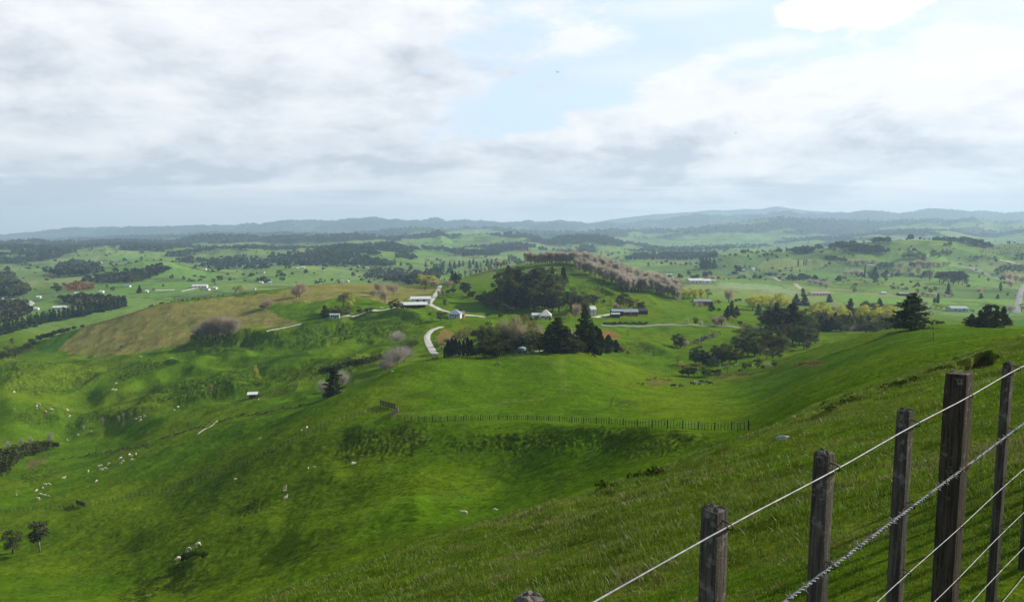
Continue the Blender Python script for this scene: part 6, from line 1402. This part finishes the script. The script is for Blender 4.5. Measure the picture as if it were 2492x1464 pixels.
for x in xs:
    y = np.interp(x, [352, 375, 420, 500, 560, 628], [738, 741, 735, 726, 721, 714]) - rng.uniform(0, 5) + 1
    animal(COW[int(rng.random() < .3)], 'cow', 'cow', 'tiny black cow grazing along the crest of the brown hill', float(x), float(y), rng.uniform(5, 7), 560, 720, rng.uniform(0, 6.28), 'black cattle along the brown hill crest', 2.6)
for lab, x, y in [('black cow low on the brown hillside', 296, 845), ('black cow at the right end of the brown hill', 1034, 706), ('black cow on the left shoulder of the poplar hill', 1203, 659)]: animal(COW[0], 'cow', 'cow', lab, x, y, 6, 400, 900, .3, None, 2.6)
# birds in the sky
def bird(label, px, py, Y, rz):
    t = float(tdown(py)); u = ray_u(px, py); m = MB()
    m.tube([(-.16, 0, 0), (0, 0, .02), (.16, 0, .01), (.24, 0, 0)], [.01, .05, .045, .008], 8)
    for sg in (-1, 1): m.add([(.08, 0, .02), (-.05, 0, .02), (-.10, sg * .30, .16), (.06, sg * .26, .15), (-.12, sg * .62, .08), (.08, 0, .035), (-.05, 0, .035), (-.10, sg * .30, .172), (.06, sg * .26, .162)], [(0, 1, 2, 3), (3, 2, 4), (8, 7, 6, 5), (4, 7, 8)])
    o = m.build('bird', mat('bird_feathers', (.04, .04, .045), .8, .2, 8)); o.location = (u * Y, Y, -t * Y); o.rotation_euler = (.3, .2, rz); o.scale = (1.1,) * 3; tag(o, label, 'bird')
bird('dark bird flying high in the blue gap', 1356, 176, 150, 1.0); bird('tiny dark bird in front of the white cloud bank', 1790, 324, 220, .4)
# ------------------------------------------------------------------ turf of the near slope
def grass():
    rng = np.random.default_rng(42); V = []; C = []; n0 = 0; T = []
    def band(y0, y1, dens, h0, h1, wd, u0=-.62, u1=.86):
        nonlocal n0
        n = int(dens * (u1 - u0) * (y1 ** 2 - y0 ** 2) / 2)
        y = np.sqrt(rng.uniform(y0 ** 2, y1 ** 2, n)); u = rng.uniform(u0, u1, n); x = u * y
        cl = fbm(x / .35, y / .35, 3, 201); keep = cl > rng.uniform(.18, .62, n); x, y, u = x[keep], y[keep], u[keep]; n = len(x)
        big = fbm(x / 2.6, y / 2.6, 3, 202); z = height(x, y); px, py = proj(x, y, z)
        keep = (px > -60) & ((px < 2560) | (u > .86)) & (py < 1560); x, y, z, big, u = x[keep], y[keep], z[keep], big[keep], u[keep]; n = len(x)
        h = rng.uniform(h0, h1, n) * (.7 + .8 * sstep(big, .4, .65)); a = rng.uniform(0, 6.28, n); w = wd * rng.uniform(.7, 1.3, n)
        lean = rng.normal(0, .42, (n, 2)) * h[:, None] + np.array([-.12, -.06]) * h[:, None]
        dx, dy = np.cos(a) * w, np.sin(a) * w
        b1 = np.stack([x - dx, y - dy, z - .01], 1); b2 = np.stack([x + dx, y + dy, z - .01], 1)
        m1 = np.stack([x - dx * .7 + lean[:, 0] * .4, y - dy * .7 + lean[:, 1] * .4, z + h * .6], 1); m2 = np.stack([x + dx * .7 + lean[:, 0] * .4, y + dy * .7 + lean[:, 1] * .4, z + h * .6], 1)
        tp = np.stack([x + lean[:, 0], y + lean[:, 1], z + h * .95], 1)
        V.append(np.stack([b1, b2, m1, m2, tp], 1).reshape(-1, 3))
        i = n0 + np.arange(n)[:, None] * 5
        T.append(np.concatenate([i + [0, 1, 3], i + [0, 3, 2], i + [2, 3, 4]], 0)); n0 += 5 * n
        g = np.array([.066, .150, .009]); yel = np.array([.165, .205, .024]); straw = np.array([.26, .22, .10])
        f = np.clip(rng.normal(.32, .25, n) + 1.1 * (big - .5), 0, 1)[:, None]; c = g * (1 - f) + yel * f
        dead = rng.random(n) < (.04 + .48 * sstep(fbm(x / 1.4, y / 1.4, 3, 203), .56, .70)); c[dead] = straw * rng.uniform(.5, 1.1, (dead.sum(), 1))
        c *= rng.uniform(.65, 1.3, (n, 1)); C.append(np.repeat(c, 5, 0))
    band(2.2, 6, 3000, .022, .055, .0026); band(6, 12, 1500, .025, .06, .0038); band(12, 24, 480, .03, .07, .0065); band(24, 55, 100, .035, .09, .012)
    band(14, 34, 26, .07, .15, .008)
    band(1.2, 9, 500, .02, .05, .003, .86, 1.8)
    # taller seed stalks
    band(8, 22, 2.2, .16, .30, .0030)
    V = np.concatenate(V); T = np.concatenate(T); C = np.concatenate(C)
    mt = bpy.data.materials.new('grass_blades'); mt.use_nodes = True; k = NT(mt.node_tree); out = k.n('ShaderNodeOutputMaterial')
    at = k.n('ShaderNodeAttribute', attribute_name='col').outputs['Color']; d = k.n('ShaderNodeBsdfPrincipled'); t = k.n('ShaderNodeBsdfTranslucent')
    k.put(d.inputs['Base Color'], at); k.put(t.inputs[0], at); d.inputs['Roughness'].default_value = .5; d.inputs['Specular IOR Level'].default_value = .3
    ms = k.n('ShaderNodeMixShader'); ms.inputs[0].default_value = .35; k.nt.links.new(d.outputs[0], ms.inputs[1]); k.nt.links.new(t.outputs[0], ms.inputs[2]); k.put(out.inputs['Surface'], ms.outputs[0])
    o = link('grass', np_mesh('grass', V, None, T, mats=(mt,), col=C)); o['kind'] = 'stuff'; o['label'] = 'short grazed turf with yellowed patches on the near slope'
    print('grass tris', len(T))
grass()
# ------------------------------------------------------------------ air
def build_haze():
    x0, x1, y0, y1, z0, z1 = -30000, 30000, -40, 16500, float(Z2.min()) - 1.5, float(max(Z2.max(), 5)) + 25
    v = [(x0, y0, z0), (x1, y0, z0), (x1, y1, z0), (x0, y1, z0), (x0, y0, z1), (x1, y0, z1), (x1, y1, z1), (x0, y1, z1)]
    fs = [(3, 2, 1, 0), (4, 5, 6, 7), (0, 1, 5, 4), (1, 2, 6, 5), (2, 3, 7, 6), (3, 0, 4, 7)]
    me = bpy.data.meshes.new('haze'); me.from_pydata(v, [], fs)
    o = bpy.data.objects.new('haze', me); COL.objects.link(o); o['kind'] = 'stuff'
    o['label'] = 'pale blue haze over the valley and far hills'
    mt = bpy.data.materials.new('haze'); mt.use_nodes = True; k = NT(mt.node_tree)
    out = k.n('ShaderNodeOutputMaterial'); p = k.n('ShaderNodeVolumePrincipled')
    p.inputs['Color'].default_value = (.52, .73, 1.0, 1); p.inputs['Density'].default_value = 1.05e-4; p.inputs['Absorption Color'].default_value = (.12, .12, .12, 1); p.inputs['Anisotropy'].default_value = 0.15
    k.put(out.inputs['Volume'], p.outputs[0])
    me.materials.append(mt)
build_haze()
